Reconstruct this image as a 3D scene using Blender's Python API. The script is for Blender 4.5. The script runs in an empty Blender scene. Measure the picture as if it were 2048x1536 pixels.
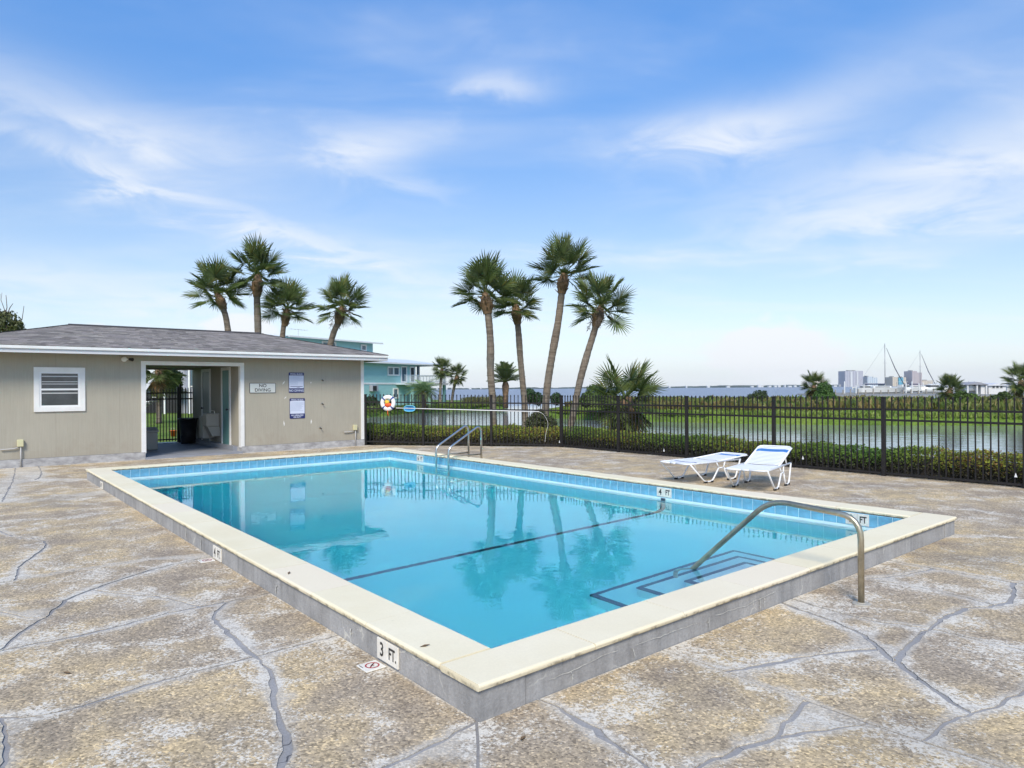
import bpy, bmesh, math, random
import numpy as np
from mathutils import Vector, Matrix, noise as mnoise
from mathutils.geometry import delaunay_2d_cdt

S = bpy.context.scene
C = S.collection
R = math.radians
random.seed(7)
RNG = np.random.default_rng(11)

# ---------------------------------------------------------------- camera
FPX, CAM_H, YH, ROLL = 1365.0, 1.6, 777.26, 0.006767
cd = bpy.data.cameras.new('camera')
cam = bpy.data.objects.new('camera', cd)
C.objects.link(cam)
cd.sensor_width = 36.0
cd.lens = FPX / 2048 * 36
cd.shift_y = (YH - 768) / 2048
cd.clip_start = 0.05
cd.clip_end = 30000
cam.location = (0, 0, CAM_H)
cam.rotation_euler = (math.pi / 2, ROLL, 0)
S.camera = cam

# ---------------------------------------------------------------- sky, sun, exposure
SUN_EL, SUN_AZ = 44.0, 186.0            # azimuth clockwise from +Y: behind the camera, a little to the left
world = bpy.data.worlds.new('World')
S.world = world
world.use_nodes = True


class NT:
    """small node-tree helper"""
    def __init__(self, tree):
        self.t = tree

    def n(self, typ, ins=None, **kw):
        nd = self.t.nodes.new(typ)
        for k, val in kw.items():
            setattr(nd, k, val)
        for k, val in (ins or {}).items():
            s = nd.inputs[k]
            if isinstance(val, bpy.types.NodeSocket):
                self.t.links.new(val, s)
            else:
                s.default_value = val
        return nd

    def math(self, op, a, b=None, c=None, clamp=False):
        ins = {0: a}
        if b is not None: ins[1] = b
        if c is not None: ins[2] = c
        return self.n('ShaderNodeMath', ins, operation=op, use_clamp=clamp).outputs[0]

    def mix(self, f, a, b, blend='MIX'):
        nd = self.n('ShaderNodeMix', None, data_type='RGBA', blend_type=blend)
        for i, val in ((0, f), (6, a), (7, b)):
            s = nd.inputs[i]
            if isinstance(val, bpy.types.NodeSocket):
                self.t.links.new(val, s)
            else:
                s.default_value = val
        return nd.outputs[2]

    def ramp(self, f, stops, interp='LINEAR'):
        nd = self.n('ShaderNodeValToRGB', {0: f})
        cr = nd.color_ramp
        cr.interpolation = interp
        while len(cr.elements) < len(stops):
            cr.elements.new(0.5)
        for e, (p, c) in zip(cr.elements, stops):
            e.position = p
            e.color = c if len(c) == 4 else (*c, 1)
        return nd.outputs[0]

    def noise(self, vec, scale, detail=4, rough=0.55, dist=0.0):
        return self.n('ShaderNodeTexNoise', {'Vector': vec, 'Scale': scale, 'Detail': detail,
                                             'Roughness': rough, 'Distortion': dist}).outputs[0]

    def sstep(self, x, a, b):
        return self.n('ShaderNodeMapRange', {0: x, 1: a, 2: b, 3: 0.0, 4: 1.0},
                      interpolation_type='SMOOTHSTEP').outputs[0]


def build_sky():
    w = NT(world.node_tree)
    world.node_tree.nodes.clear()
    out = w.n('ShaderNodeOutputWorld')
    sky = w.n('ShaderNodeTexSky', None, sky_type='NISHITA', sun_disc=False)
    sky.sun_elevation = R(SUN_EL)
    sky.sun_rotation = R(SUN_AZ)
    sky.altitude = 0
    sky.air_density = 1.0
    sky.dust_density = 0.4
    sky.ozone_density = 2.2
    tc = w.n('ShaderNodeTexCoord')
    sep = w.n('ShaderNodeSeparateXYZ', {0: tc.outputs['Generated']})
    x, y, z = sep.outputs
    zc = w.math('MAXIMUM', z, 0.0)
    az = w.math('ARCTAN2', x, y)
    el = w.math('ARCSINE', w.math('MINIMUM', zc, 0.9999))
    # flat cloud-deck coordinates: streaks converge with distance as real cirrus does
    inv = w.math('DIVIDE', 1.0, w.math('ADD', zc, 0.10))
    px_ = w.math('MULTIPLY', x, inv)
    py_ = w.math('MULTIPLY', y, inv)
    p = w.n('ShaderNodeCombineXYZ', {0: px_, 1: py_, 2: 0.0}).outputs[0]
    mp = w.n('ShaderNodeMapping', {0: p, 2: (0, 0, R(-32)), 3: (0.55, 1.5, 1)}).outputs[0]
    n1 = w.noise(mp, 1.1, 5, 0.52, 0.5)
    n2 = w.noise(p, 2.6, 6, 0.6, 0.8)
    veil = w.math('MULTIPLY', w.sstep(n1, 0.42, 0.84), 0.30)
    wisp = w.math('MULTIPLY', w.sstep(n1, 0.50, 0.72), w.sstep(n2, 0.40, 0.72))
    cloud = w.math('ADD', veil, w.math('MULTIPLY', wisp, 0.22))
    warp = w.math('MULTIPLY', w.math('SUBTRACT', n2, 0.5), 0.16)

    def streak(px, py, lx, ly, ang, amp):
        """soft cloud centred on the direction of photograph point (px, py)"""
        nonlocal cloud
        dx, dz = (px - 1024) / FPX, (YH - py) / FPX
        a0 = math.atan2(dx, 1.0)
        e0 = math.atan2(dz, math.hypot(1, dx))
        ca, sa = math.cos(R(ang)), math.sin(R(ang))
        da = w.math('ADD', w.math('SUBTRACT', az, a0), warp)
        de = w.math('ADD', w.math('SUBTRACT', el, e0), w.math('MULTIPLY', warp, 0.45))
        q1 = w.math('ADD', w.math('MULTIPLY', da, ca / lx), w.math('MULTIPLY', de, sa / lx))
        q2 = w.math('SUBTRACT', w.math('MULTIPLY', de, ca / ly), w.math('MULTIPLY', da, sa / ly))
        r2 = w.math('ADD', w.math('MULTIPLY', q1, q1), w.math('MULTIPLY', q2, q2))
        g = w.math('POWER', 2.718, w.math('MULTIPLY', r2, -1.0))
        g = w.math('MULTIPLY', g, w.sstep(n2, 0.12, 0.66))
        cloud = w.math('ADD', cloud, w.math('MULTIPLY', g, amp * 0.74))

    streak(170, 322, 0.26, 0.013, -13.5, 0.44)
    streak(520, 450, 0.26, 0.018, -13.8, 0.36)
    streak(820, 545, 0.36, 0.030, -13, 0.40)
    streak(420, 330, 0.40, 0.06, -12, 0.20)
    streak(130, 210, 0.18, 0.035, -10, 0.45)
    streak(150, 565, 0.34, 0.030, -5, 0.60)
    streak(1010, 172, 0.075, 0.020, 0, 0.75)
    streak(745, 295, 0.075, 0.030, 3, 0.65)
    streak(830, 370, 0.060, 0.018, -6, 0.45)
    streak(1430, 268, 0.11, 0.034, 2, 0.80)
    streak(1640, 225, 0.20, 0.040, 16, 0.50)
    streak(1900, 340, 0.26, 0.055, 9, 0.85)
    streak(1950, 425, 0.16, 0.026, -2, 0.55)
    streak(1790, 525, 0.08, 0.014, 0, 0.40)
    streak(1130, 655, 0.28, 0.030, -6, 0.45)
    # low cumulus near the horizon
    cu = w.noise(w.n('ShaderNodeCombineXYZ', {0: az, 1: w.math('MULTIPLY', el, 1.9), 2: 0.3}).outputs[0], 9.0, 5, 0.55, 0.2)

    def cumulus(px, py, lx, ly, amp):
        nonlocal cloud
        dx, dz = (px - 1024) / FPX, (YH - py) / FPX
        a0 = math.atan2(dx, 1.0)
        e0 = math.atan2(dz, math.hypot(1, dx))
        q1 = w.math('MULTIPLY', w.math('SUBTRACT', az, a0), 1 / lx)
        q2 = w.math('MULTIPLY', w.math('SUBTRACT', el, e0), 1 / ly)
        r = w.math('SQRT', w.math('ADD', w.math('MULTIPLY', q1, q1), w.math('MULTIPLY', q2, q2)))
        f = w.math('ADD', w.math('SUBTRACT', 1.0, r), w.math('MULTIPLY', w.math('SUBTRACT', cu, 0.5), 1.5))
        cloud = w.math('ADD', cloud, w.math('MULTIPLY', w.sstep(f, 0.12, 0.42), amp))

    cumulus(1545, 705, 0.115, 0.052, 0.9)
    cumulus(480, 662, 0.055, 0.030, 0.70)
    cumulus(190, 650, 0.03, 0.014, 0.5)
    cumulus(-500, 690, 0.10, 0.04, 0.5)
    cumulus(2700, 690, 0.10, 0.045, 0.5)
    hz = w.math('MULTIPLY', w.math('POWER', 2.718, w.math('MULTIPLY', el, -10.0)), 0.88)   # pale air towards the horizon
    cloud = w.math('MINIMUM', cloud, 0.93)
    deep = w.sstep(el, 0.12, 0.62)
    tint = w.mix(deep, (0.90, 0.925, 0.98, 1), (0.60, 1.14, 1.58, 1))
    blue = w.n('ShaderNodeVectorMath', {0: sky.outputs[0], 1: tint}, operation='MULTIPLY').outputs[0]
    col = w.mix(hz, blue, (5.15, 5.55, 6.1, 1))
    col = w.mix(cloud, col, (5.9, 6.1, 6.35, 1))
    bg = w.n('ShaderNodeBackground', {'Color': col, 'Strength': 0.1})
    w.t.links.new(bg.outputs[0], out.inputs[0])


build_sky()
sd = bpy.data.lights.new('sun', 'SUN')
sd.energy = 2.5
sd.angle = R(18)
sd.color = (1.0, 0.91, 0.76)
sun = bpy.data.objects.new('sun', sd)
C.objects.link(sun)
sdir = Vector((math.sin(R(SUN_AZ)) * math.cos(R(SUN_EL)), math.cos(R(SUN_AZ)) * math.cos(R(SUN_EL)), math.sin(R(SUN_EL))))
sun.rotation_euler = sdir.to_track_quat('Z', 'Y').to_euler()
sun.location = (-6, -10, 20)

S.view_settings.view_transform = 'Standard'
S.view_settings.look = 'None'
S.view_settings.gamma = 1.0
S.view_settings.exposure = 0.7
S.view_settings.use_curve_mapping = False
cy = S.cycles
cy.use_denoising = True
cy.max_bounces = 12
cy.diffuse_bounces = 4
cy.glossy_bounces = 5
cy.transmission_bounces = 10
cy.transparent_max_bounces = 12
cy.sample_clamp_indirect = 6.0
cy.caustics_reflective = False
cy.caustics_refractive = True
cy.blur_glossy = 0.3

# ---------------------------------------------------------------- helpers
TH = R(39.65)
UX, UY = -math.sin(TH), math.cos(TH)
VX, VY = math.cos(TH), math.sin(TH)
NX, NY = -0.166, 3.235


def UV(u, v, z=0.0):
    """pool frame: u along the long side (away), v along the short side (right)"""
    return Vector((NX + UX * u + VX * v, NY + UY * u + VY * v, z))


def _un(x, y):
    a, b = x - 1024, y - YH
    return a * math.cos(ROLL) - b * math.sin(ROLL), a * math.sin(ROLL) + b * math.cos(ROLL)


def G(x, y, z=0.0):
    """survey: photograph point -> place on the level plane z"""
    a, b = _un(x, y)
    Y = FPX * (CAM_H - z) / b
    return Vector((a / FPX * Y, Y, z))


def W(x, y, Y):
    """survey: photograph point -> place at distance Y"""
    a, b = _un(x, y)
    return Vector((a / FPX * Y, Y, CAM_H - b * Y / FPX))


def tag(o, label=None, cat=None, group=None, kind=None):
    if label: o['label'] = label
    if cat: o['category'] = cat
    if group: o['group'] = group
    if kind: o['kind'] = kind
    return o


def empty(name, loc, label=None, cat=None, group=None):
    o = bpy.data.objects.new(name, None)
    o.empty_display_size = 0.2
    C.objects.link(o)
    o.location = loc
    return tag(o, label, cat, group)


def attach(o, root):
    o.parent = root
    L = Vector(root.location)
    p = root.parent
    if p is None:
        o.matrix_parent_inverse = Matrix.Translation(-L)
    else:                                   # parent is a mesh part placed in world coordinates
        o.matrix_parent_inverse = root.matrix_basis.inverted() @ Matrix.Identity(4)
    return o


class MB:
    """collects faces for ONE mesh object"""
    def __init__(self):
        self.v, self.f, self.c = [], [], []

    def add(self, vs, fs, col=None):
        b = len(self.v)
        self.v += [tuple(p) for p in vs]
        self.f += [tuple(i + b for i in f) for f in fs]
        self.c += [col or (1, 1, 1, 1)] * len(vs)
        return self

    def box(self, x0, x1, y0, y1, z0, z1, T=None, col=None):
        T = T or (lambda a, b, c: (a, b, c))
        vs = [T(x, y, z) for z in (z0, z1) for (x, y) in ((x0, y0), (x1, y0), (x1, y1), (x0, y1))]
        a, b, d = Vector(vs[1]) - Vector(vs[0]), Vector(vs[3]) - Vector(vs[0]), Vector(vs[4]) - Vector(vs[0])
        fs = [(0, 3, 2, 1), (4, 5, 6, 7), (0, 1, 5, 4), (1, 2, 6, 5), (2, 3, 7, 6), (3, 0, 4, 7)]
        if a.cross(b).dot(d) < 0:
            fs = [f[::-1] for f in fs]
        return self.add(vs, fs, col)

    def tube(self, pts, r, n=10, cap=True, col=None):
        pts = [Vector(p) for p in pts]
        rs = r if isinstance(r, (list, tuple)) else [r] * len(pts)
        b = len(self.v)
        t0 = (pts[1] - pts[0]).normalized()
        ref = Vector((0, 0, 1)) if abs(t0.z) < 0.9 else Vector((1, 0, 0))
        nrm = t0.cross(ref).normalized()
        vs, fs = [], []
        for i, p in enumerate(pts):
            if i == 0: t = t0
            elif i == len(pts) - 1: t = (pts[i] - pts[i - 1]).normalized()
            else: t = ((pts[i + 1] - p).normalized() + (p - pts[i - 1]).normalized()).normalized()
            nrm = (nrm - t * nrm.dot(t)).normalized()
            bn = t.cross(nrm)
            for k in range(n):
                a = 2 * math.pi * k / n
                vs.append(p + (nrm * math.cos(a) + bn * math.sin(a)) * rs[i])
        for i in range(len(pts) - 1):
            for k in range(n):
                k2 = (k + 1) % n
                fs.append((i * n + k, i * n + k2, (i + 1) * n + k2, (i + 1) * n + k))
        if cap:
            fs.append(tuple(range(n))[::-1])
            fs.append(tuple(range((len(pts) - 1) * n, len(pts) * n)))
        return self.add(vs, fs, col)

    def lathe(self, prof, c=(0, 0, 0), n=20, col=None):
        vs, fs = [], []
        for r, z in prof:
            for k in range(n):
                a = 2 * math.pi * k / n
                vs.append((c[0] + r * math.cos(a), c[1] + r * math.sin(a), c[2] + z))
        m = len(prof)
        for i in range(m - 1):
            for k in range(n):
                k2 = (k + 1) % n
                fs.append((i * n + k, i * n + k2, (i + 1) * n + k2, (i + 1) * n + k))
        fs.append(tuple(range(n))[::-1])
        fs.append(tuple(range((m - 1) * n, m * n)))
        return self.add(vs, fs, col)

    def poly(self, pts, col=None):
        return self.add(pts, [tuple(range(len(pts)))], col)

    def mesh(self, name, mat=None, smooth=False):
        me = bpy.data.meshes.new(name)
        me.from_pydata(self.v, [], self.f)
        if any(c != (1, 1, 1, 1) for c in self.c):
            at = me.color_attributes.new('Col', 'FLOAT_COLOR', 'POINT')
            at.data.foreach_set('color', np.array(self.c, dtype=np.float32).ravel())
        if mat: me.materials.append(mat)
        if smooth: me.polygons.foreach_set('use_smooth', [True] * len(me.polygons))
        me.update()
        return me

    def build(self, name, mat=None, parent=None, smooth=False):
        return place(name, self.mesh(name, mat, smooth), parent)


def place(name, me, parent=None, M=None):
    o = bpy.data.objects.new(name, me)
    C.objects.link(o)
    if M is not None: o.matrix_basis = M
    if parent is not None: attach(o, parent)
    return o


def bevel(me, w=0.006, seg=2, ang=40):
    bm = bmesh.new()
    bm.from_mesh(me)
    bmesh.ops.remove_doubles(bm, verts=bm.verts, dist=1e-5)
    es = [e for e in bm.edges if len(e.link_faces) == 2 and e.calc_face_angle(0) > R(ang)]
    bmesh.ops.bevel(bm, geom=es, offset=w, segments=seg, affect='EDGES', profile=0.5, clamp_overlap=True)
    bm.to_mesh(me)
    bm.free()
    return me


def spline(pts, step):
    """Catmull-Rom through pts (2D or 3D lists), resampled"""
    P = [np.array(p, float) for p in pts]
    if len(P) == 2:
        n = max(2, int(np.linalg.norm(P[1] - P[0]) / step) + 1)
        return [P[0] + (P[1] - P[0]) * t for t in np.linspace(0, 1, n)]
    P = [2 * P[0] - P[1]] + P + [2 * P[-1] - P[-2]]
    out = []
    for i in range(1, len(P) - 2):
        n = max(1, int(round(np.linalg.norm(P[i + 1] - P[i]) / step)))
        for k in range(n):
            t = k / n
            out.append(0.5 * ((2 * P[i]) + (-P[i - 1] + P[i + 1]) * t + (2 * P[i - 1] - 5 * P[i] + 4 * P[i + 1] - P[i + 2]) * t * t
                              + (-P[i - 1] + 3 * P[i] - 3 * P[i + 1] + P[i + 2]) * t ** 3))
    out.append(P[-2])
    return out


def inside(pt, loop):
    x, y = pt[0], pt[1]
    r = False
    j = len(loop) - 1
    for i in range(len(loop)):
        xi, yi, xj, yj = loop[i][0], loop[i][1], loop[j][0], loop[j][1]
        if (yi > y) != (yj > y) and x < (xj - xi) * (y - yi) / (yj - yi) + xi:
            r = not r
        j = i
    return r


def inside_np(P, loop):
    r = np.zeros(len(P), bool)
    L = np.array([(p[0], p[1]) for p in loop])
    K = np.roll(L, 1, 0)
    for (xi, yi), (xj, yj) in zip(L, K):
        if yi == yj: continue
        m = ((yi > P[:, 1]) != (yj > P[:, 1])) & (P[:, 0] < (xj - xi) * (P[:, 1] - yi) / (yj - yi) + xi)
        r ^= m
    return r


def fill(loops, extra=()):
    """triangulate a region: first loop outside, further loops are holes -> verts2d, tris"""
    vs, es = [], []
    for L in loops:
        b = len(vs)
        vs += [Vector((p[0], p[1])) for p in L]
        es += [(b + i, b + (i + 1) % len(L)) for i in range(len(L))]
    vs += [Vector((p[0], p[1])) for p in extra]
    V, _, F, *_r = delaunay_2d_cdt(vs, es, [], 0, 1e-6)
    V = np.array([(p.x, p.y) for p in V])
    F = np.array(F)
    cen = V[F].mean(1)
    m = inside_np(cen, loops[0])
    for h in loops[1:]:
        m &= ~inside_np(cen, h)
    F = F[m]
    a = V[F[:, 1]] - V[F[:, 0]]
    b = V[F[:, 2]] - V[F[:, 0]]
    flip = a[:, 0] * b[:, 1] - a[:, 1] * b[:, 0] < 0
    F[flip] = F[flip][:, ::-1]
    return V, F


# ---------------------------------------------------------------- materials
def mat(name, col, rough=0.6, metal=0.0, var=0.0, vscale=3.0, bump=0.0, bscale=30.0, spec=0.5, col2=None,
        stretch=(1, 1, 1), attr=False, fine=0.0, fscale=60.0):
    m = bpy.data.materials.new(name)
    m.use_nodes = True
    t = NT(m.node_tree)
    b = m.node_tree.nodes['Principled BSDF']
    b.inputs['Roughness'].default_value = rough
    b.inputs['Metallic'].default_value = metal
    b.inputs['Specular IOR Level'].default_value = spec
    tc = t.n('ShaderNodeTexCoord').outputs['Object']
    tc = t.n('ShaderNodeMapping', {0: tc, 3: stretch}).outputs[0]
    c = (*col, 1)
    if var or col2:
        n = t.noise(tc, vscale, 5, 0.6)
        k2 = (*col2, 1) if col2 else tuple(max(0, x * (1 - var)) for x in col) + (1,)
        k1 = c if col2 else tuple(min(1, x * (1 + var)) for x in col) + (1,)
        c = t.ramp(n, [(0.33, k2), (0.66, k1)])
    if fine:
        n = t.noise(tc, fscale, 3, 0.6)
        f = t.ramp(n, [(0.3, (1 - fine,) * 3), (0.7, (1 + fine,) * 3)])
        c = t.mix(1.0, c, f, 'MULTIPLY')
    if attr:
        a = t.n('ShaderNodeAttribute', None, attribute_name='Col').outputs[0]
        c = t.mix(1.0, a, c, 'MULTIPLY')
    if isinstance(c, bpy.types.NodeSocket):
        m.node_tree.links.new(c, b.inputs['Base Color'])
    else:
        b.inputs['Base Color'].default_value = c
    if bump:
        n = t.noise(tc, bscale, 4, 0.6)
        bp = t.n('ShaderNodeBump', {'Strength': bump, 'Distance': 0.01, 'Height': n})
        m.node_tree.links.new(bp.outputs[0], b.inputs['Normal'])
    return m


def leafmat(name, col, trans=0.25, rough=0.55):
    m = bpy.data.materials.new(name)
    m.use_nodes = True
    t = NT(m.node_tree)
    b = m.node_tree.nodes['Principled BSDF']
    out = m.node_tree.nodes['Material Output']
    a = t.n('ShaderNodeAttribute', None, attribute_name='Col').outputs[0]
    oi = t.n('ShaderNodeObjectInfo').outputs['Random']
    k = t.ramp(oi, [(0, (0.8, 0.8, 0.8)), (1, (1.2, 1.2, 1.1))])
    c = t.mix(1.0, t.mix(1.0, a, (*col, 1), 'MULTIPLY'), k, 'MULTIPLY')
    m.node_tree.links.new(c, b.inputs['Base Color'])
    b.inputs['Roughness'].default_value = rough
    b.inputs['Specular IOR Level'].default_value = 0.35
    tr = t.n('ShaderNodeBsdfTranslucent', {0: c})
    mx = t.n('ShaderNodeMixShader', {0: trans, 1: b.outputs[0], 2: tr.outputs[0]})
    m.node_tree.links.new(mx.outputs[0], out.inputs[0])
    return m


M = {}
def copingmat():
    m = bpy.data.materials.new('coping_stone')
    m.use_nodes = True
    t = NT(m.node_tree)
    b = m.node_tree.nodes['Principled BSDF']
    tc = t.n('ShaderNodeTexCoord').outputs['Object']
    wp = t.n('ShaderNodeNewGeometry').outputs['Position']
    rnd = t.n('ShaderNodeObjectInfo').outputs['Random']
    n1 = t.noise(wp, 1.6, 5, 0.6)
    n2 = t.noise(wp, 11.0, 5, 0.65, 0.4)
    n3 = t.noise(wp, 90.0, 3, 0.6)
    c = t.ramp(n1, [(0.3, (0.76, 0.66, 0.44)), (0.7, (0.83, 0.74, 0.53))])
    c = t.mix(t.sstep(rnd, 0.55, 1.0), c, (0.80, 0.69, 0.51, 1))
    c = t.mix(1.0, c, t.ramp(n3, [(0.3, (0.96,) * 3), (0.7, (1.02,) * 3)]), 'MULTIPLY')
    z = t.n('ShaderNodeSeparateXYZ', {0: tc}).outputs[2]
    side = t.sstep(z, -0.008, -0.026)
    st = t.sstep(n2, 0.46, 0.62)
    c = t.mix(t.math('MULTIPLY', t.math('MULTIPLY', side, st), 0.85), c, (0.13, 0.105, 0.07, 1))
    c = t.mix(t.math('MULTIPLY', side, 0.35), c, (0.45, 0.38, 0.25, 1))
    spot = t.sstep(t.noise(wp, 4.2, 3, 0.5), 0.73, 0.78)
    c = t.mix(t.math('MULTIPLY', spot, 0.35), c, (0.40, 0.33, 0.22, 1))
    m.node_tree.links.new(c, b.inputs['Base Color'])
    b.inputs['Roughness'].default_value = 0.8
    bp = t.n('ShaderNodeBump', {'Strength': 0.25, 'Distance': 0.004, 'Height': n3})
    m.node_tree.links.new(bp.outputs[0], b.inputs['Normal'])
    return m


M['cream'] = copingmat()
def upstandmat():
    m = bpy.data.materials.new('rendered_wall')
    m.use_nodes = True
    t = NT(m.node_tree)
    b = m.node_tree.nodes['Principled BSDF']
    tc = t.n('ShaderNodeTexCoord').outputs['Object']
    n1 = t.noise(tc, 2.6, 6, 0.65, 0.3)
    n2 = t.noise(tc, 60, 4, 0.65)
    vert = t.noise(t.n('ShaderNodeMapping', {0: tc, 3: (9, 9, 1.0)}).outputs[0], 1.6, 4, 0.6)
    c = t.ramp(n1, [(0.3, (0.25, 0.243, 0.236)), (0.5, (0.335, 0.325, 0.315)), (0.72, (0.42, 0.405, 0.39))])
    c = t.mix(1.0, c, t.ramp(vert, [(0.3, (0.82,) * 3), (0.7, (1.12,) * 3)]), 'MULTIPLY')
    c = t.mix(1.0, c, t.ramp(n2, [(0.3, (0.86,) * 3), (0.7, (1.10,) * 3)]), 'MULTIPLY')
    wv = t.n('ShaderNodeVectorMath', {0: tc, 1: t.n('ShaderNodeVectorMath', {0: t.n('ShaderNodeTexNoise', {'Vector': tc, 'Scale': 3.0, 'Detail': 4.0}).outputs[1], 1: (0.5, 0.5, 0.3)}, operation='MULTIPLY').outputs[0]}).outputs[0]
    cr = t.n('ShaderNodeTexVoronoi', {'Vector': wv, 'Scale': 1.6}, feature='DISTANCE_TO_EDGE').outputs[0]
    ck = t.math('MULTIPLY', t.math('LESS_THAN', cr, 0.007), t.sstep(n1, 0.45, 0.6))
    c = t.mix(ck, c, (0.52, 0.50, 0.45, 1))
    m.node_tree.links.new(c, b.inputs['Base Color'])
    b.inputs['Roughness'].default_value = 0.9
    bp = t.n('ShaderNodeBump', {'Strength': 0.5, 'Distance': 0.008, 'Height': n2})
    m.node_tree.links.new(bp.outputs[0], b.inputs['Normal'])
    return m


M['wallgrey'] = upstandmat()
M['streak'] = mat('mineral_white', (0.50, 0.485, 0.44), 0.9, var=0.3, vscale=25)
M['grime'] = mat('edge_grime', (0.10, 0.09, 0.07), 0.9, var=0.3, vscale=20)
M['tile'] = mat('blue_tile', (0.165, 0.40, 0.55), 0.22, var=0.14, vscale=2.5, fine=0.12, fscale=9)
M['grout'] = mat('pool_plaster', (0.70, 0.84, 0.86), 0.7, var=0.06, vscale=1.2)
M['floor_plaster'] = mat('basin_plaster', (0.72, 0.88, 0.89), 0.8, col2=(0.64, 0.83, 0.85), vscale=0.7)
M['navy'] = mat('navy_tile', (0.035, 0.05, 0.09), 0.35)
M['white'] = mat('white_paint', (0.78, 0.77, 0.74), 0.5, var=0.05, vscale=4)
M['whiteplastic'] = mat('white_vinyl', (0.80, 0.80, 0.79), 0.4)
M['cleanwhite'] = mat('white_marker_tile', (0.74, 0.70, 0.62), 0.35, var=0.08, vscale=15)
M['ink'] = mat('black_print', (0.02, 0.02, 0.02), 0.5)
M['red'] = mat('red_print', (0.38, 0.04, 0.05), 0.5)
M['steel'] = mat('stainless_steel', (0.58, 0.57, 0.54), 0.28, 1.0, var=0.12, vscale=18)
M['bronze'] = mat('tarnished_steel', (0.46, 0.40, 0.29), 0.36, 0.9, var=0.25, vscale=10)
M['black'] = mat('black_metal', (0.022, 0.021, 0.022), 0.45, 0.0, var=0.25, vscale=9)
M['fence'] = mat('bronze_black_fence', (0.020, 0.018, 0.018), 0.6, 0.0, var=0.2, vscale=5, spec=0.25)
M['foundation'] = mat('painted_foundation', (0.50, 0.49, 0.48), 0.85, col2=(0.27, 0.26, 0.26), vscale=5, bump=0.4, bscale=40, stretch=(1, 1, 2))
M['breezefloor'] = mat('grey_floor_paint', (0.25, 0.26, 0.29), 0.6, var=0.10, vscale=2)
M['blue_strap'] = mat('blue_vinyl', (0.05, 0.20, 0.52), 0.4)
M['blue_dark'] = mat('dark_blue_vinyl', (0.04, 0.07, 0.25), 0.4)
M['rubber'] = mat('black_rubber', (0.02, 0.02, 0.02), 0.7)
M['glass'] = mat('window_glass', (0.05, 0.055, 0.06), 0.08, var=0.3, vscale=4, spec=0.8)
M['blind'] = mat('blind_slat', (0.55, 0.55, 0.54), 0.6)
M['signblue'] = mat('sign_navy', (0.022, 0.03, 0.13), 0.4)
M['signwhite'] = mat('sign_white', (0.62, 0.66, 0.78), 0.4, var=0.04)
M['signgrey'] = mat('sign_pale_grey', (0.58, 0.60, 0.57), 0.4)
M['fineprint'] = mat('sign_fine_print', (0.33, 0.38, 0.52), 0.5)
M['doorteal'] = mat('teal_door_paint', (0.11, 0.26, 0.25), 0.5)
M['doorgrey'] = mat('grey_door_paint', (0.24, 0.26, 0.25), 0.5)
M['beigebox'] = mat('beige_resin', (0.38, 0.35, 0.29), 0.55, var=0.05)
M['cream_plastic'] = mat('yellowed_plastic', (0.60, 0.56, 0.34), 0.5)
M['conduit'] = mat('grey_conduit', (0.42, 0.41, 0.40), 0.5, var=0.1)
M['fascia'] = mat('fascia_paint', (0.60, 0.60, 0.61), 0.5, var=0.04, vscale=1.5)
M['soffit'] = mat('soffit_paint', (0.42, 0.39, 0.32), 0.7)
M['orange'] = mat('orange_plastic', (0.75, 0.13, 0.02), 0.5)
M['yellow'] = mat('yellow_rope', (0.75, 0.50, 0.05), 0.7)
M['ringred'] = mat('orange_red_bag', (0.72, 0.10, 0.02), 0.7)
M['netblue'] = mat('net_blue', (0.02, 0.22, 0.50), 0.7)
M['aqua'] = mat('aqua_plastic', (0.15, 0.52, 0.66), 0.45)
M['shingle'] = mat('asphalt_shingle', (0.225, 0.205, 0.188), 0.95, attr=True, fine=0.25, fscale=45, bump=0.3, bscale=120)
M['ridge'] = mat('ridge_cap', (0.06, 0.057, 0.062), 0.9, var=0.2, vscale=8)
M['frond'] = leafmat('palm_frond', (0.120, 0.158, 0.052), 0.28)
M['deadfrond'] = leafmat('dead_frond', (0.26, 0.17, 0.085), 0.15)
M['leaf'] = leafmat('leaf', (1, 1, 1), 0.25)
M['petiole'] = mat('petiole', (0.14, 0.16, 0.06), 0.5)
M['boot'] = mat('palm_boot', (0.185, 0.115, 0.062), 0.9, var=0.4, vscale=6, bump=0.4)
M['twig'] = mat('hedge_twigs', (0.045, 0.036, 0.028), 0.95, var=0.4, vscale=15)
M['bark'] = mat('bark', (0.14, 0.11, 0.085), 0.95, var=0.3, vscale=6, bump=0.5, bscale=12)


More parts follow.
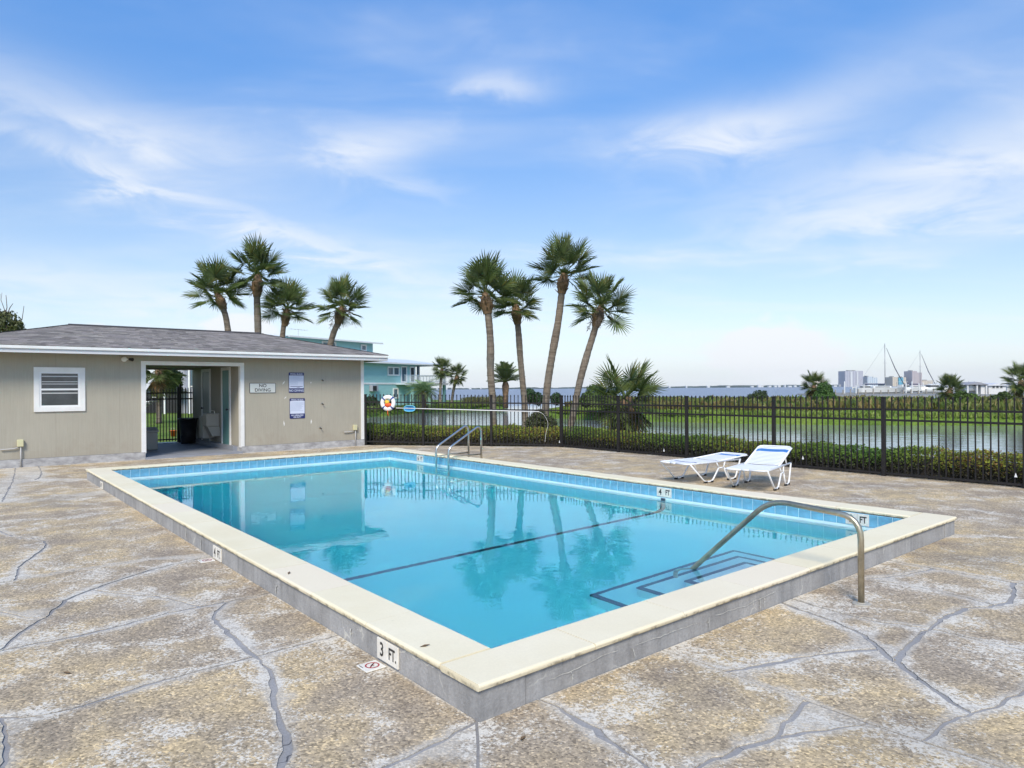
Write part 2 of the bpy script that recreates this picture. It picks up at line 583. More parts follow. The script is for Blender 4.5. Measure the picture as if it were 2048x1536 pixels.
def trunkmat():
    m = bpy.data.materials.new('palm_trunk')
    m.use_nodes = True
    t = NT(m.node_tree)
    b = m.node_tree.nodes['Principled BSDF']
    tc = t.n('ShaderNodeTexCoord').outputs['Object']
    st = t.n('ShaderNodeMapping', {0: tc, 3: (0.8, 0.8, 5.5)}).outputs[0]
    rings = t.noise(st, 2.2, 4, 0.6, 0.3)
    blot = t.noise(tc, 1.6, 5, 0.6)
    c = t.ramp(rings, [(0.32, (0.10, 0.075, 0.055)), (0.5, (0.19, 0.148, 0.112)), (0.7, (0.26, 0.21, 0.165))])
    c = t.mix(t.sstep(blot, 0.45, 0.75), c, (0.15, 0.135, 0.115, 1))
    vert = t.noise(t.n('ShaderNodeMapping', {0: tc, 3: (14, 14, 1.2)}).outputs[0], 2.0, 3, 0.6)
    c = t.mix(1.0, c, t.ramp(vert, [(0.3, (0.75,) * 3), (0.7, (1.2,) * 3)]), 'MULTIPLY')
    m.node_tree.links.new(c, b.inputs['Base Color'])
    b.inputs['Roughness'].default_value = 0.95
    bp = t.n('ShaderNodeBump', {'Strength': 0.7, 'Distance': 0.03, 'Height': rings})
    m.node_tree.links.new(bp.outputs[0], b.inputs['Normal'])
    return m


M['trunk'] = trunkmat()


def sidingmat():
    m = bpy.data.materials.new('grooved_siding')
    m.use_nodes = True
    t = NT(m.node_tree)
    b = m.node_tree.nodes['Principled BSDF']
    tc = t.n('ShaderNodeTexCoord').outputs['Object']
    rot = t.n('ShaderNodeMapping', {0: tc, 2: (0, 0, -TH)}, vector_type='POINT').outputs[0]
    sx = t.n('ShaderNodeSeparateXYZ', {0: rot}).outputs[0]
    fr = t.math('FRACT', t.math('DIVIDE', sx, 0.10))
    groove = t.math('LESS_THAN', t.math('ABSOLUTE', t.math('SUBTRACT', fr, 0.5)), 0.05)
    n = t.noise(tc, 1.0, 4, 0.6)
    c = t.ramp(n, [(0.3, (0.365, 0.335, 0.268)), (0.7, (0.40, 0.368, 0.296))])
    sz = t.n('ShaderNodeSeparateXYZ', {0: tc}).outputs[2]
    dirt = t.sstep(t.math('SUBTRACT', t.noise(tc, 3.2, 5, 0.65, 0.4), t.math('MULTIPLY', sz, 0.75)), 0.14, 0.42)
    c = t.mix(t.math('MULTIPLY', dirt, 0.30), c, (0.30, 0.25, 0.19, 1))
    seam = t.math('LESS_THAN', t.math('ABSOLUTE', t.math('SUBTRACT', t.math('FRACT', t.math('DIVIDE', sx, 1.22)), 0.5)), 0.0035)
    c = t.mix(t.math('MULTIPLY', seam, 0.25), c, (0.20, 0.18, 0.14, 1))
    grain = t.noise(t.n('ShaderNodeMapping', {0: rot, 3: (40, 40, 1.5)}).outputs[0], 1.5, 3, 0.6)
    c = t.mix(1.0, c, t.ramp(grain, [(0.3, (0.95,) * 3), (0.7, (1.05,) * 3)]), 'MULTIPLY')
    m.node_tree.links.new(c, b.inputs['Base Color'])
    b.inputs['Roughness'].default_value = 0.75
    h = t.math('SUBTRACT', t.math('MULTIPLY', grain, 0.25), groove)
    bp = t.n('ShaderNodeBump', {'Strength': 0.2, 'Distance': 0.006, 'Height': h})
    m.node_tree.links.new(bp.outputs[0], b.inputs['Normal'])
    return m


M['siding'] = sidingmat()


def deckmat(mortar=False):
    m = bpy.data.materials.new('deck_mortar' if mortar else 'exposed_aggregate_deck')
    m.use_nodes = True
    t = NT(m.node_tree)
    b = m.node_tree.nodes['Principled BSDF']
    tc = t.n('ShaderNodeTexCoord').outputs['Object']
    big = t.noise(tc, 0.55, 4, 0.6, 0.4)
    mid = t.noise(tc, 1.7, 5, 0.62, 0.3)
    mid2 = t.noise(t.n('ShaderNodeMapping', {0: tc, 1: (7.3, 2.1, 0)}).outputs[0], 2.6, 5, 0.65, 0.5)
    peb = t.n('ShaderNodeTexVoronoi', {'Vector': tc, 'Scale': 88.0, 'Randomness': 1.0}, feature='F1')
    pcol = t.n('ShaderNodeSeparateColor', {0: peb.outputs['Color']}).outputs[0]
    fine = t.noise(tc, 62, 4, 0.75)
    fine2 = t.noise(tc, 24, 5, 0.75, 0.5)
    if mortar:
        c = t.ramp(mid, [(0.3, (0.245, 0.232, 0.222)), (0.7, (0.36, 0.343, 0.325))])
        c = t.mix(1.0, c, t.ramp(fine, [(0.3, (0.82,) * 3), (0.7, (1.15,) * 3)]), 'MULTIPLY')
        crack = t.n('ShaderNodeTexVoronoi', {'Vector': t.n('ShaderNodeVectorMath', {0: tc, 1: t.n('ShaderNodeVectorMath', {0: t.n('ShaderNodeTexNoise', {'Vector': tc, 'Scale': 5.0}).outputs[1], 1: (0.25, 0.25, 0)}, operation='MULTIPLY').outputs[0]}).outputs[0], 'Scale': 1.9}, feature='DISTANCE_TO_EDGE').outputs[0]
        c = t.mix(t.math('LESS_THAN', crack, 0.0025), c, (0.08, 0.078, 0.08, 1))
    else:
        ed = t.n('ShaderNodeAttribute', None, attribute_name='edge').outputs['Fac']
        c = t.ramp(mid, [(0.28, (0.29, 0.228, 0.165)), (0.45, (0.44, 0.34, 0.215)), (0.60, (0.60, 0.445, 0.24)), (0.76, (0.55, 0.45, 0.315))])
        far = t.sstep(big, 0.40, 0.62)
        c = t.mix(t.math('MULTIPLY', far, 0.75), c, t.ramp(mid2, [(0.3, (0.26, 0.205, 0.152)), (0.55, (0.40, 0.325, 0.245)), (0.8, (0.50, 0.43, 0.34))]))
        c = t.mix(1.0, c, t.ramp(pcol, [(0.0, (0.52,) * 3), (0.35, (0.90,) * 3), (0.8, (1.10,) * 3), (1.0, (1.65, 1.62, 1.52))]), 'MULTIPLY')
        c = t.mix(1.0, c, t.ramp(fine, [(0.25, (0.68,) * 3), (0.75, (1.25,) * 3)]), 'MULTIPLY')
        # pale worn specks and lime bloom, in patches
        patch = t.sstep(mid2, 0.38, 0.66)
        thr = t.math('SUBTRACT', 0.63, t.math('MULTIPLY', patch, 0.15))
        thr = t.math('SUBTRACT', thr, t.math('MULTIPLY', ed, 0.05))
        spk = t.sstep(t.math('SUBTRACT', t.math('ADD', t.math('MULTIPLY', fine, 0.6), t.math('MULTIPLY', fine2, 0.4)), thr), -0.02, 0.06)
        c = t.mix(t.math('MULTIPLY', spk, 0.80), c, (0.76, 0.70, 0.59, 1))
        sm = t.sstep(t.math('ADD', t.math('SUBTRACT', ed, t.math('MULTIPLY', fine2, 0.95)), t.math('MULTIPLY', t.math('SUBTRACT', mid, 0.5), 1.6)), 0.06, 0.6)
        c = t.mix(t.math('MULTIPLY', sm, 0.62), c, t.ramp(fine, [(0.32, (0.38, 0.355, 0.315)), (0.68, (0.70, 0.65, 0.565))]))
        dark = t.sstep(big, 0.46, 0.28)
        c = t.mix(t.math('MULTIPLY', dark, 0.34), c, (0.16, 0.138, 0.112, 1))
    m.node_tree.links.new(c, b.inputs['Base Color'])
    b.inputs['Roughness'].default_value = 0.9
    h = t.math('ADD', t.math('MULTIPLY', fine, 0.6), t.math('MULTIPLY', peb.outputs['Distance'], -0.5))
    bp = t.n('ShaderNodeBump', {'Strength': 0.15 if mortar else 0.45, 'Distance': 0.008, 'Height': h})
    m.node_tree.links.new(bp.outputs[0], b.inputs['Normal'])
    return m


M['deck'] = deckmat()
M['mortar'] = deckmat(True)


def grassmat(name, c1, c2, c3):
    m = bpy.data.materials.new(name)
    m.use_nodes = True
    t = NT(m.node_tree)
    b = m.node_tree.nodes['Principled BSDF']
    tc = t.n('ShaderNodeTexCoord').outputs['Object']
    n1 = t.noise(tc, 0.35, 5, 0.65)
    n2 = t.noise(tc, 6.0, 4, 0.7)
    c = t.ramp(n1, [(0.3, c1), (0.5, c2), (0.72, c3)])
    c = t.mix(1.0, c, t.ramp(n2, [(0.3, (0.6,) * 3), (0.7, (1.35,) * 3)]), 'MULTIPLY')
    m.node_tree.links.new(c, b.inputs['Base Color'])
    b.inputs['Roughness'].default_value = 0.95
    b.inputs['Specular IOR Level'].default_value = 0.1
    bp = t.n('ShaderNodeBump', {'Strength': 0.9, 'Distance': 0.08, 'Height': n2})
    m.node_tree.links.new(bp.outputs[0], b.inputs['Normal'])
    return m


M['grass'] = grassmat('lawn_grass', (0.075, 0.125, 0.024), (0.125, 0.195, 0.034), (0.175, 0.22, 0.05))


def bay_mat():
    m = bpy.data.materials.new('bay_water')
    m.use_nodes = True
    t = NT(m.node_tree)
    b = m.node_tree.nodes['Principled BSDF']
    tc = t.n('ShaderNodeTexCoord').outputs['Object']
    b.inputs['IOR'].default_value = 1.33
    # calm inside the lagoon, choppier out in the bay
    sy = t.n('ShaderNodeSeparateXYZ', {0: tc}).outputs[1]
    rough = t.sstep(sy, 70.0, 110.0)
    m.node_tree.links.new(t.mix(rough, (0.21, 0.215, 0.235, 1), (0.23, 0.255, 0.30, 1)), b.inputs['Base Color'])
    m.node_tree.links.new(t.math('ADD', 0.07, t.math('MULTIPLY', rough, 0.30)), b.inputs['Roughness'])
    h1 = t.noise(t.n('ShaderNodeMapping', {0: tc, 3: (0.5, 1.6, 1)}).outputs[0], 1.3, 3, 0.55, 0.3)
    h2 = t.noise(t.n('ShaderNodeMapping', {0: tc, 3: (0.25, 0.6, 1)}).outputs[0], 0.5, 5, 0.62, 0.4)
    h = t.math('ADD', t.math('MULTIPLY', h1, 0.020), t.math('MULTIPLY', t.math('MULTIPLY', h2, rough), 0.9))
    bp = t.n('ShaderNodeBump', {'Strength': 1.0, 'Distance': 1.0, 'Height': h})
    m.node_tree.links.new(bp.outputs[0], b.inputs['Normal'])
    return m


M['bay'] = bay_mat()


def pool_mat():
    m = bpy.data.materials.new('pool_water')
    m.use_nodes = True
    nt = m.node_tree
    nt.nodes.clear()
    t = NT(nt)
    out = t.n('ShaderNodeOutputMaterial')
    tc = t.n('ShaderNodeTexCoord').outputs['Object']
    h1 = t.noise(tc, 1.1, 2, 0.5, 0.2)
    h2 = t.noise(tc, 5.0, 2, 0.5, 0.4)
    h = t.math('ADD', t.math('MULTIPLY', h1, 0.0024), t.math('MULTIPLY', h2, 0.0010))
    bp = t.n('ShaderNodeBump', {'Strength': 1.0, 'Distance': 1.0, 'Height': h})
    g = t.n('ShaderNodeBsdfGlass', {'Color': (1, 1, 1, 1), 'Roughness': 0.0, 'IOR': 1.37, 'Normal': bp.outputs[0]})
    nt.links.new(g.outputs[0], out.inputs['Surface'])
    va = t.n('ShaderNodeVolumeAbsorption', {'Color': (0.10, 0.955, 0.985, 1), 'Density': 0.9})
    nt.links.new(va.outputs[0], out.inputs['Volume'])
    return m


M['pool'] = pool_mat()

# ================================================================ SETTING: water, land, deck
PL, PW, CW = 11.90, 6.40, 0.335            # pool outer length, width, coping width
COP_Z, WAT_Z = 0.195, -0.02


DECK = [UV(-9, -11), UV(-9, 10.98), UV(10.83, 10.98), UV(15.16, 7.36), UV(15.16, -11)]
DECK = [(p.x, p.y) for p in DECK]
POOLR = [UV(0.02, 0.02), UV(0.02, PW - 0.02), UV(PL - 0.02, PW - 0.02), UV(PL - 0.02, 0.02)]
POOLR = [(p.x, p.y) for p in POOLR]


def land(name, loop, z, mtl, holes=(), drop=0.7, run=0.7, jag=0.25, bump=0.05, grid=4.0):
    P = spline(loop + [loop[0]], 1.0)[:-1]
    rr = np.random.default_rng(5)
    P = [p + rr.normal(0, jag * 0.4, 2) for p in P]
    A = sum(P[i][0] * P[(i + 1) % len(P)][1] - P[(i + 1) % len(P)][0] * P[i][1] for i in range(len(P)))
    if A < 0: P = P[::-1]
    xs = [p[0] for p in P]; ys = [p[1] for p in P]
    ex = []
    for x in np.arange(max(min(xs), -70), min(max(xs), 90), grid):
        for y in np.arange(max(min(ys), -20), min(max(ys), 130), grid):
            q = (x + rr.uniform(-1, 1), y + rr.uniform(-1, 1))
            if inside(q, P) and not any(inside(q, h) for h in holes): ex.append(q)
    V, F = fill([P] + [list(h) for h in holes], ex)
    vs = [(x, y, z + bump * mnoise.noise((x * 0.15, y * 0.15, 3.0))) for x, y in V]
    m_ = MB()
    m_.add(vs, [tuple(f) for f in F])
    n = len(P)
    top, bot = [], []
    for i in range(n):
        p0, p, p1 = P[i - 1], P[i], P[(i + 1) % n]
        d = np.array(p1) - np.array(p0)
        nn = np.array((d[1], -d[0])) / (np.linalg.norm(d) + 1e-9)
        top.append((p[0], p[1], z + bump * mnoise.noise((p[0] * 0.15, p[1] * 0.15, 3.0))))
        q = p + nn * run * rr.uniform(0.7, 1.3)
        bot.append((q[0], q[1], z - drop))
    m_.add(top + bot, [(i, n + i, n + (i + 1) % n, (i + 1) % n) for i in range(n)])
    return tag(m_.build(name, mtl), kind='structure')


deck_hole = [UV(-8.9, -10.9), UV(-8.9, 10.9), UV(10.8, 10.9), UV(15.1, 7.3), UV(15.1, -10.9)]
deck_hole = [(p.x, p.y) for p in deck_hole]
V, F = fill([[(-4400, -300), (4400, -300), (4400, 3800), (-4400, 3800)], deck_hole])
mb = MB()
mb.add([(x, y, -0.6) for x, y in V], [tuple(f) for f in F])
tag(mb.build('bay', M['bay']), kind='structure')
land('lawn', [(46, -24), *[tuple(UV(a, b)[:2]) for a, b in ((-16, 20), (-10, 16), (-5, 14.6), (0, 14.1), (5, 14.3), (9, 15.3), (12.5, 17.2), (17, 19.3), (20.2, 19.8))], (-3, 32.6), (-8, 33.2), (-13, 35.6),
              (-15.2, 44), (-11.8, 53.9), (-9.4, 63.4), (-4.5, 70), (-1.4, 74), (-1.2, 80), (-3.5, 92), (-9, 105), (-22, 118), (-70, 130),
              (-320, 150), (-320, -60), (46, -60)], -0.12, M['grass'], holes=[deck_hole])
land('far_bank', [(2.9, 50.6), (6.5, 46.6), (10.4, 43.6), (17.8, 39.6), (27.9, 37.2), (46, 33), (90, 22), (160, 20), (170, 80), (120, 96), (60, 92), (24, 84), (9, 72), (3.0, 58)],
     -0.1, M['grass'], run=0.5)

# ---------------------------------------------------------------- deck slabs, joints traced on the ground
WID, MED, THIN = 0.017, 0.0125, 0.007
JOINTS = [  # half width, extend start, extend end, photograph points
    (WID, 9, .08, [(-40, 1312), (0, 1303), (100, 1284), (200, 1263), (341, 1227), (462, 1203), (532, 1189)]),
    (MED, 9, .10, [(-40, 1440), (0, 1438), (72, 1435), (134, 1421), (219, 1396), (312, 1366), (406, 1341), (506, 1316), (600, 1292), (668, 1274)]),
    (WID, .05, 9, [(462, 1203), (431, 1224), (428, 1239), (450, 1261), (481, 1289), (512, 1317), (537, 1342), (545, 1374), (547, 1405), (559, 1439), (572, 1471), (572, 1502), (566, 1536), (556, 1600)]),
    (MED, 9, .12, [(-40, 1172), (0, 1167), (125, 1146), (281, 1122), (402, 1111)]),
    (WID, .15, .12, [(0, 1303), (41, 1267), (91, 1236), (134, 1202), (187, 1180), (250, 1158), (312, 1139), (362, 1126), (410, 1117)]),
    (MED, .05, 9, [(91, 1236), (62, 1238), (28, 1231), (0, 1225), (-40, 1216)]),
    (MED, .06, .08, [(187, 1181), (250, 1190), (312, 1194), (350, 1202), (393, 1213)]),
    (MED, .06, 9, [(30, 1161), (41, 1133), (72, 1111), (91, 1096), (87, 1083), (62, 1077), (31, 1074), (0, 1064), (-40, 1052)]),
    (MED, .10, 9, [(2, 1438), (6, 1455), (14, 1485), (12, 1514), (3, 1536), (-14, 1580)]),
    (MED, 9, .25, [(-40, 1010), (0, 1005), (100, 997), (216, 986)]),
    (THIN, .2, .2, [(292, 913), (313, 928)]),
    (THIN, .2, .2, [(494, 901), (511, 916)]),
    (MED, .5, .3, [(31, 936), (28, 955), (20, 975), (4, 1005)]),
    (MED, .5, .3, [(77, 931), (83, 948), (70, 960), (28, 957)]),
    (THIN, .06, 9, [(953, 1448), (956, 1490), (956, 1536), (955, 1620)]),
    (MED, .08, 9, [(947, 1449), (912, 1467), (881, 1486), (850, 1502), (819, 1517), (775, 1536), (700, 1574)]),
    (WID, .12, 9, [(1087, 1405), (1131, 1427), (1190, 1462), (1250, 1505), (1300, 1545), (1345, 1585)]),
    (THIN, .12, 9, [(1318, 1300), (1448, 1344), (1614, 1404), (1738, 1449), (1846, 1486), (1987, 1532), (2080, 1563)]),
    (WID, .05, .06, [(1452, 1345), (1552, 1327), (1655, 1308), (1755, 1300)]),
    (WID, .10, .05, [(1573, 1211), (1635, 1234), (1680, 1250), (1726, 1273), (1759, 1300), (1796, 1329), (1846, 1366), (1896, 1404), (1945, 1429)]),
    (WID, .06, .06, [(1794, 1326), (1801, 1310), (1833, 1279), (1862, 1257), (1896, 1234), (1937, 1219), (1987, 1213), (2016, 1207), (2026, 1192), (2026, 1166)]),
    (MED, .14, 9, [(1597, 1203), (1722, 1238), (1858, 1259), (1950, 1280), (2048, 1303), (2100, 1316)]),
    (MED, .20, .06, [(1728, 1158), (1855, 1179), (1965, 1205), (2000, 1213)]),
    (MED, .15, .06, [(1734, 1158), (1798, 1153), (1872, 1138)]),
    (MED, .15, 9, [(1783, 1123), (1870, 1139), (1965, 1155), (2048, 1170), (2110, 1182)]),
    (MED, .2, 9, [(1918, 1074), (1977, 1073), (2048, 1077), (2120, 1080)]),
    (MED, .2, .06, [(1915, 1048), (1946, 1060), (1973, 1074)]),
    (MED, .06, 9, [(1844, 1487), (1896, 1449), (1945, 1428), (1987, 1416), (2048, 1387), (2110, 1360)]),
    (WID, .05, .06, [(1616, 1403), (1573, 1449), (1552, 1479)]),
    (WID, 9, .05, [(1330, 1578), (1407, 1532), (1465, 1507), (1552, 1479), (1635, 1466), (1740, 1448)]),
    (THIN, .4, .5, [(1560, 996), (1640, 983), (1700, 974), (1800, 962)]),
    (MED, .5, 9, [(1905, 1036), (1950, 1004), (1984, 988), (2048, 990), (2100, 992)]),
    (THIN, .3, .5, [(1180, 946), (1205, 930), (1240, 908)]),
    (THIN, .3, .5, [(800, 897), (900, 893), (1010, 893)]),
]


def build_deck():
    vs, es, wid = [], [], []

    def addline(P, w_, closed=False):
        b = len(vs)
        vs.extend(Vector((p[0], p[1])) for p in P)
        n = len(P)
        for i in range(n if closed else n - 1):
            es.append((b + i, b + (i + 1) % n))
            wid.append(w_)
    rr = np.random.default_rng(3)
    for hw, e0, e1, pts in JOINTS:
        P = [np.array(G(x, y)[:2]) for x, y in pts]
        d0 = (P[0] - P[1]) / np.linalg.norm(P[0] - P[1])
        d1 = (P[-1] - P[-2]) / np.linalg.norm(P[-1] - P[-2])
        near = min(p[1] for p in P) < 12
        Q = spline(P, 0.06 if near else 0.2)
        if hw > THIN:
            Q = [Q[0]] + [q + rr.normal(0, 0.006, 2) for q in Q[1:-1]] + [Q[-1]]
        Q = [P[0] + d0 * e0 * (1 if e0 < 9 else 1.6)] + Q + [P[-1] + d1 * e1 * (1 if e1 < 9 else 1.6)]
        addline(Q, hw)
    addline(DECK, 0.0, True)
    addline(POOLR, 0.004, True)
    V, E, F, _ov, oe, _of = delaunay_2d_cdt(vs, es, [], 0, 1e-5)
    V = np.array([(p.x, p.y) for p in V])
    con = {}
    for (a, b), o in zip(E, oe):
        if o: con[(min(a, b), max(a, b))] = max(wid[i] for i in o if i < len(wid))
    while True:                                             # drop loose ends
        deg = {}
        for a, b in con:
            deg[a] = deg.get(a, 0) + 1
            deg[b] = deg.get(b, 0) + 1
        dead = [k for k in con if deg[k[0]] == 1 or deg[k[1]] == 1]
        if not dead: break
        for k in dead: del con[k]
    F = np.array(F)
    cen = V[F].mean(1)
    ok = inside_np(cen, DECK) & ~inside_np(cen, POOLR)
    F = F[ok]
    a = V[F[:, 1]] - V[F[:, 0]]
    b = V[F[:, 2]] - V[F[:, 0]]
    fl = a[:, 0] * b[:, 1] - a[:, 1] * b[:, 0] < 0
    F[fl] = F[fl][:, ::-1]
    # base sheet under the joints
    base = MB()
    base.add([(x, y, 0.0) for x, y in V], [tuple(f) for f in F])
    n = len(DECK)
    base.add([(x, y, 0.0) for x, y in DECK] + [(x, y, -0.5) for x, y in DECK], [(i, (i + 1) % n, n + (i + 1) % n, n + i) for i in range(n)])
    deck = tag(base.build('pool_deck', M['mortar']), kind='structure')
    e2t = {}
    for ti, f in enumerate(F):
        for i in range(3):
            k = (min(f[i], f[(i + 1) % 3]), max(f[i], f[(i + 1) % 3]))
            e2t.setdefault(k, []).append(ti)
    comp = -np.ones(len(F), int)
    nc = 0
    for s in range(len(F)):
        if comp[s] >= 0: continue
        st = [s]
        comp[s] = nc
        while st:
            q = st.pop()
            f = F[q]
            for i in range(3):
                k = (min(f[i], f[(i + 1) % 3]), max(f[i], f[(i + 1) % 3]))
                if k in con: continue
                for o in e2t[k]:
                    if comp[o] < 0:
                        comp[o] = nc
                        st.append(o)
        nc += 1
    made = 0
    for c in range(nc):
        T = F[comp == c]
        A = 0.5 * np.abs((V[T[:, 1]] - V[T[:, 0]])[:, 0] * (V[T[:, 2]] - V[T[:, 0]])[:, 1] - (V[T[:, 1]] - V[T[:, 0]])[:, 1] * (V[T[:, 2]] - V[T[:, 0]])[:, 0]).sum()
        if A < 0.02: continue
        nxt = {}
        cs = set(np.where(comp == c)[0])
        for ti in cs:
            f = F[ti]
            for i in range(3):
                p, q = f[i], f[(i + 1) % 3]
                k = (min(p, q), max(p, q))
                if k in con and all((o == ti or o not in cs) for o in e2t[k]):
                    nxt.setdefault(p, []).append(q)
        loops = []
        while nxt:
            s = next(iter(nxt))
            L = [s]
            cur = s
            while True:
                o = nxt.get(cur)
                if not o: break
                q = o.pop()
                if not o: del nxt[cur]
                if q == s: break
                L.append(q)
                cur = q
            if len(L) > 2: loops.append(L)
        off = []
        for L in loops:
            P = []
            n = len(L)
            for i in range(n):
                p0, p, p1 = V[L[i - 1]], V[L[i]], V[L[(i + 1) % n]]
                w1 = con[(min(L[i - 1], L[i]), max(L[i - 1], L[i]))]
                w2 = con[(min(L[i], L[(i + 1) % n]), max(L[i], L[(i + 1) % n]))]
                wob = 0.95 + 0.9 * mnoise.noise((p[0] * 2.6, p[1] * 2.6, 4.0)) + 0.5 * mnoise.noise((p[0] * 9, p[1] * 9, 1.0))
                w1, w2 = (x if x <= 0.0071 else x * max(.35, wob) for x in (w1, w2))
                d1 = (p - p0) / (np.linalg.norm(p - p0) + 1e-9)
                d2 = (p1 - p) / (np.linalg.norm(p1 - p) + 1e-9)
                n1 = np.array((-d1[1], d1[0]))
                n2 = np.array((-d2[1], d2[0]))
                det = n1[0] * n2[1] - n1[1] * n2[0]
                if abs(det) > 0.2:
                    dx = (w1 * n2[1] - w2 * n1[1]) / det
                    dy = (n1[0] * w2 - n2[0] * w1) / det
                    d = np.array((dx, dy))
                else:
                    d = (n1 + n2) * 0.5 * max(w1, w2)
                m_ = 2.5 * max(w1, w2)
                ln = np.linalg.norm(d)
                if ln > m_: d *= m_ / ln
                P.append(p + d)
            off.append(P)

        def area(P):
            P = np.array(P)
            return 0.5 * (P[:, 0] * np.roll(P[:, 1], -1) - P[:, 1] * np.roll(P[:, 0], -1)).sum()
        off.sort(key=lambda P: -abs(area(P)))
        seg = np.concatenate([np.array(P) for P in off])
        lo, hi = seg.min(0), seg.max(0)
        ex = []
        for st, near in ((0.16, True), (0.9, False)):
            for x in np.arange(lo[0], hi[0], st):
                for y in np.arange(lo[1], hi[1], st):
                    vis = 1.5 < y < 8.5 and abs(x) < 0.85 * y + 0.4
                    if vis != near: continue
                    q = np.array((x + rr.uniform(-.3, .3) * st, y + rr.uniform(-.3, .3) * st))
                    if ((seg - q) ** 2).sum(1).min() > (0.05 if near else .2) ** 2: ex.append(q)
        if ex:
            E_ = np.array(ex)
            k = inside_np(E_, off[0])
            for h in off[1:]: k &= ~inside_np(E_, h)
            ex = list(E_[k])
        v2, f2 = fill(off, ex)
        h = 0.006 + rr.uniform(-0.0015, 0.0015)
        d = np.array([np.sqrt(((seg - q) ** 2).sum(1).min()) for q in v2])
        m_ = MB()
        m_.add([(x, y, h) for x, y in v2], [tuple(f) for f in f2])
        edge = list(np.exp(-(d / 0.06)))
        for P in off:
            n = len(P)
            m_.add([(p[0], p[1], h) for p in P] + [(p[0], p[1], 0.001) for p in P], [(i, n + i, n + (i + 1) % n, (i + 1) % n) for i in range(n)])
            edge += [1.0] * (2 * n)
        me = m_.mesh('slab', M['deck'])
        at = me.attributes.new('edge', 'FLOAT', 'POINT')
        at.data.foreach_set('value', np.array(edge, dtype=np.float32))
        place('slab', me, deck)
        made += 1
    print('slabs', made)


build_deck()

# ================================================================ SWIMMING POOL
pool = empty('swimming_pool', UV(PL / 2, PW / 2, 0), 'rectangular raised swimming pool with cream coping and blue tile band', 'pool')
IN = CW + 0.02                               # inner wall line


def prof_floor(u):
    if u < 3.65: return -0.95
    if u > 9.0: return -1.85
    t = (u - 3.65) / (9.0 - 3.65)
    return -0.95 - 0.9 * t


def cross(u, inset=0.0):
    """points of the basin cross-section across v, wall to wall with coved corners"""
    zf = prof_floor(u) + inset
    v0, v1 = IN + inset, PW - IN - inset
    r = 0.28
    P = [(v0, 0.157)]
    P += [(v0 + r - r * math.cos(a), zf + r - r * math.sin(a)) for a in np.linspace(0, math.pi / 2, 6)]
    P += [(v1 - r + r * math.sin(a), zf + r - r * math.cos(a)) for a in np.linspace(0, math.pi / 2, 6)]
    P += [(v1, 0.157)]
    return P


mb = MB()
us = [IN, 3.65, 5, 7, 9.0, PL - IN]
for i in range(len(us) - 1):
    A, B = cross(us[i]), cross(us[i + 1])
    vs = [UV(us[i], v, z) for v, z in A] + [UV(us[i + 1], v, z) for v, z in B]
    n = len(A)
    mb.add(vs, [(k, k + 1, n + k + 1, n + k) for k in range(n - 1)])
mb.poly([UV(IN, v, z) for v, z in cross(IN)])
mb.poly([UV(PL - IN, v, z) for v, z in cross(PL - IN)][::-1])
mb.build('basin', M['floor_plaster'], pool)

# outer upstand walls, one per side
for (a0, a1, b0, b1) in ((0.02, PL - 0.02, 0.02, 0.30), (0.02, PL - 0.02, PW - 0.30, PW - 0.02)):
    MB().box(a0, a1, b0, b1, -0.06, 0.1585, UV).build('outer_wall', M['wallgrey'], pool)
for (a0, a1) in ((0.022, 0.30), (PL - 0.30, PL - 0.022)):
    MB().box(a0, a1, 0.31, PW - 0.31, -0.06, 0.158, UV).build('outer_wall', M['wallgrey'], pool)
MB().box(0.018, 0.3, 0.018, 0.305, -0.06, 0.1575, UV).build('outer_wall', M['wallgrey'], pool)
MB().box(0.018, 0.3, PW - 0.305, PW - 0.018, -0.06, 0.1575, UV).build('outer_wall', M['wallgrey'], pool)


def coping_mesh(length, seed):
    """one cast coping stone: length along x, 0..CW across y, bullnosed both edges"""
    t_, r = 0.037, 0.014
    rr = random.Random(seed)
    pr = []
    for (cx, cz, a0) in ((CW - r, -r, 90), (CW - r, -t_ + r, 0), (r, -t_ + r, -90), (r, -r, -180)):
        for k in range(4):
            a = R(a0 - 90 * k / 3)
            pr.append((cx + r * math.cos(a), cz + r * math.sin(a)))
    m_ = MB()
    xs = np.linspace(0.0025, length - 0.0025, 5)
    vs = []
    for x in xs:
        for (y, z) in pr:
            vs.append((x, y + rr.uniform(-.0012, .0012), z + rr.uniform(-.0006, .0006)))
    n = len(pr)
    fs = [(i * n + k, i * n + (k + 1) % n, (i + 1) * n + (k + 1) % n, (i + 1) * n + k) for i in range(4) for k in range(n)]
    fs += [tuple(range(n))[::-1], tuple(range(4 * n, 5 * n))]
    m_.add(vs, [f[::-1] for f in fs])
    me = m_.mesh('coping_slab', M['cream'])
    return me


def run_coping(o, dirn, inward, length):
    n = round(length / 0.78)
    L = length / n
    mes = [coping_mesh(L, k) for k in range(4)]
    X, Y = Vector((dirn[0], dirn[1], 0)), Vector((inward[0], inward[1], 0))
    if X.cross(Y).z < 0:                     # keep it right handed
        o = o + X * length
        X = -X
    for i in range(n):
        p = o + X * (L * i)
        Mx = Matrix(((X.x, Y.x, 0, p.x), (X.y, Y.y, 0, p.y), (0, 0, 1, COP_Z + random.uniform(-.001, .001)), (0, 0, 0, 1)))
        place('coping_slab', mes[i % 4], pool, Mx)


U2, V2 = (UX, UY), (VX, VY)
nU2, nV2 = (-UX, -UY), (-VX, -VY)
run_coping(UV(CW, 0), U2, V2, PL - 2 * CW)
run_coping(UV(CW, PW), U2, nV2, PL - 2 * CW)
run_coping(UV(0, 0), V2, U2, PW)
run_coping(UV(PL, 0), V2, nU2, PW)

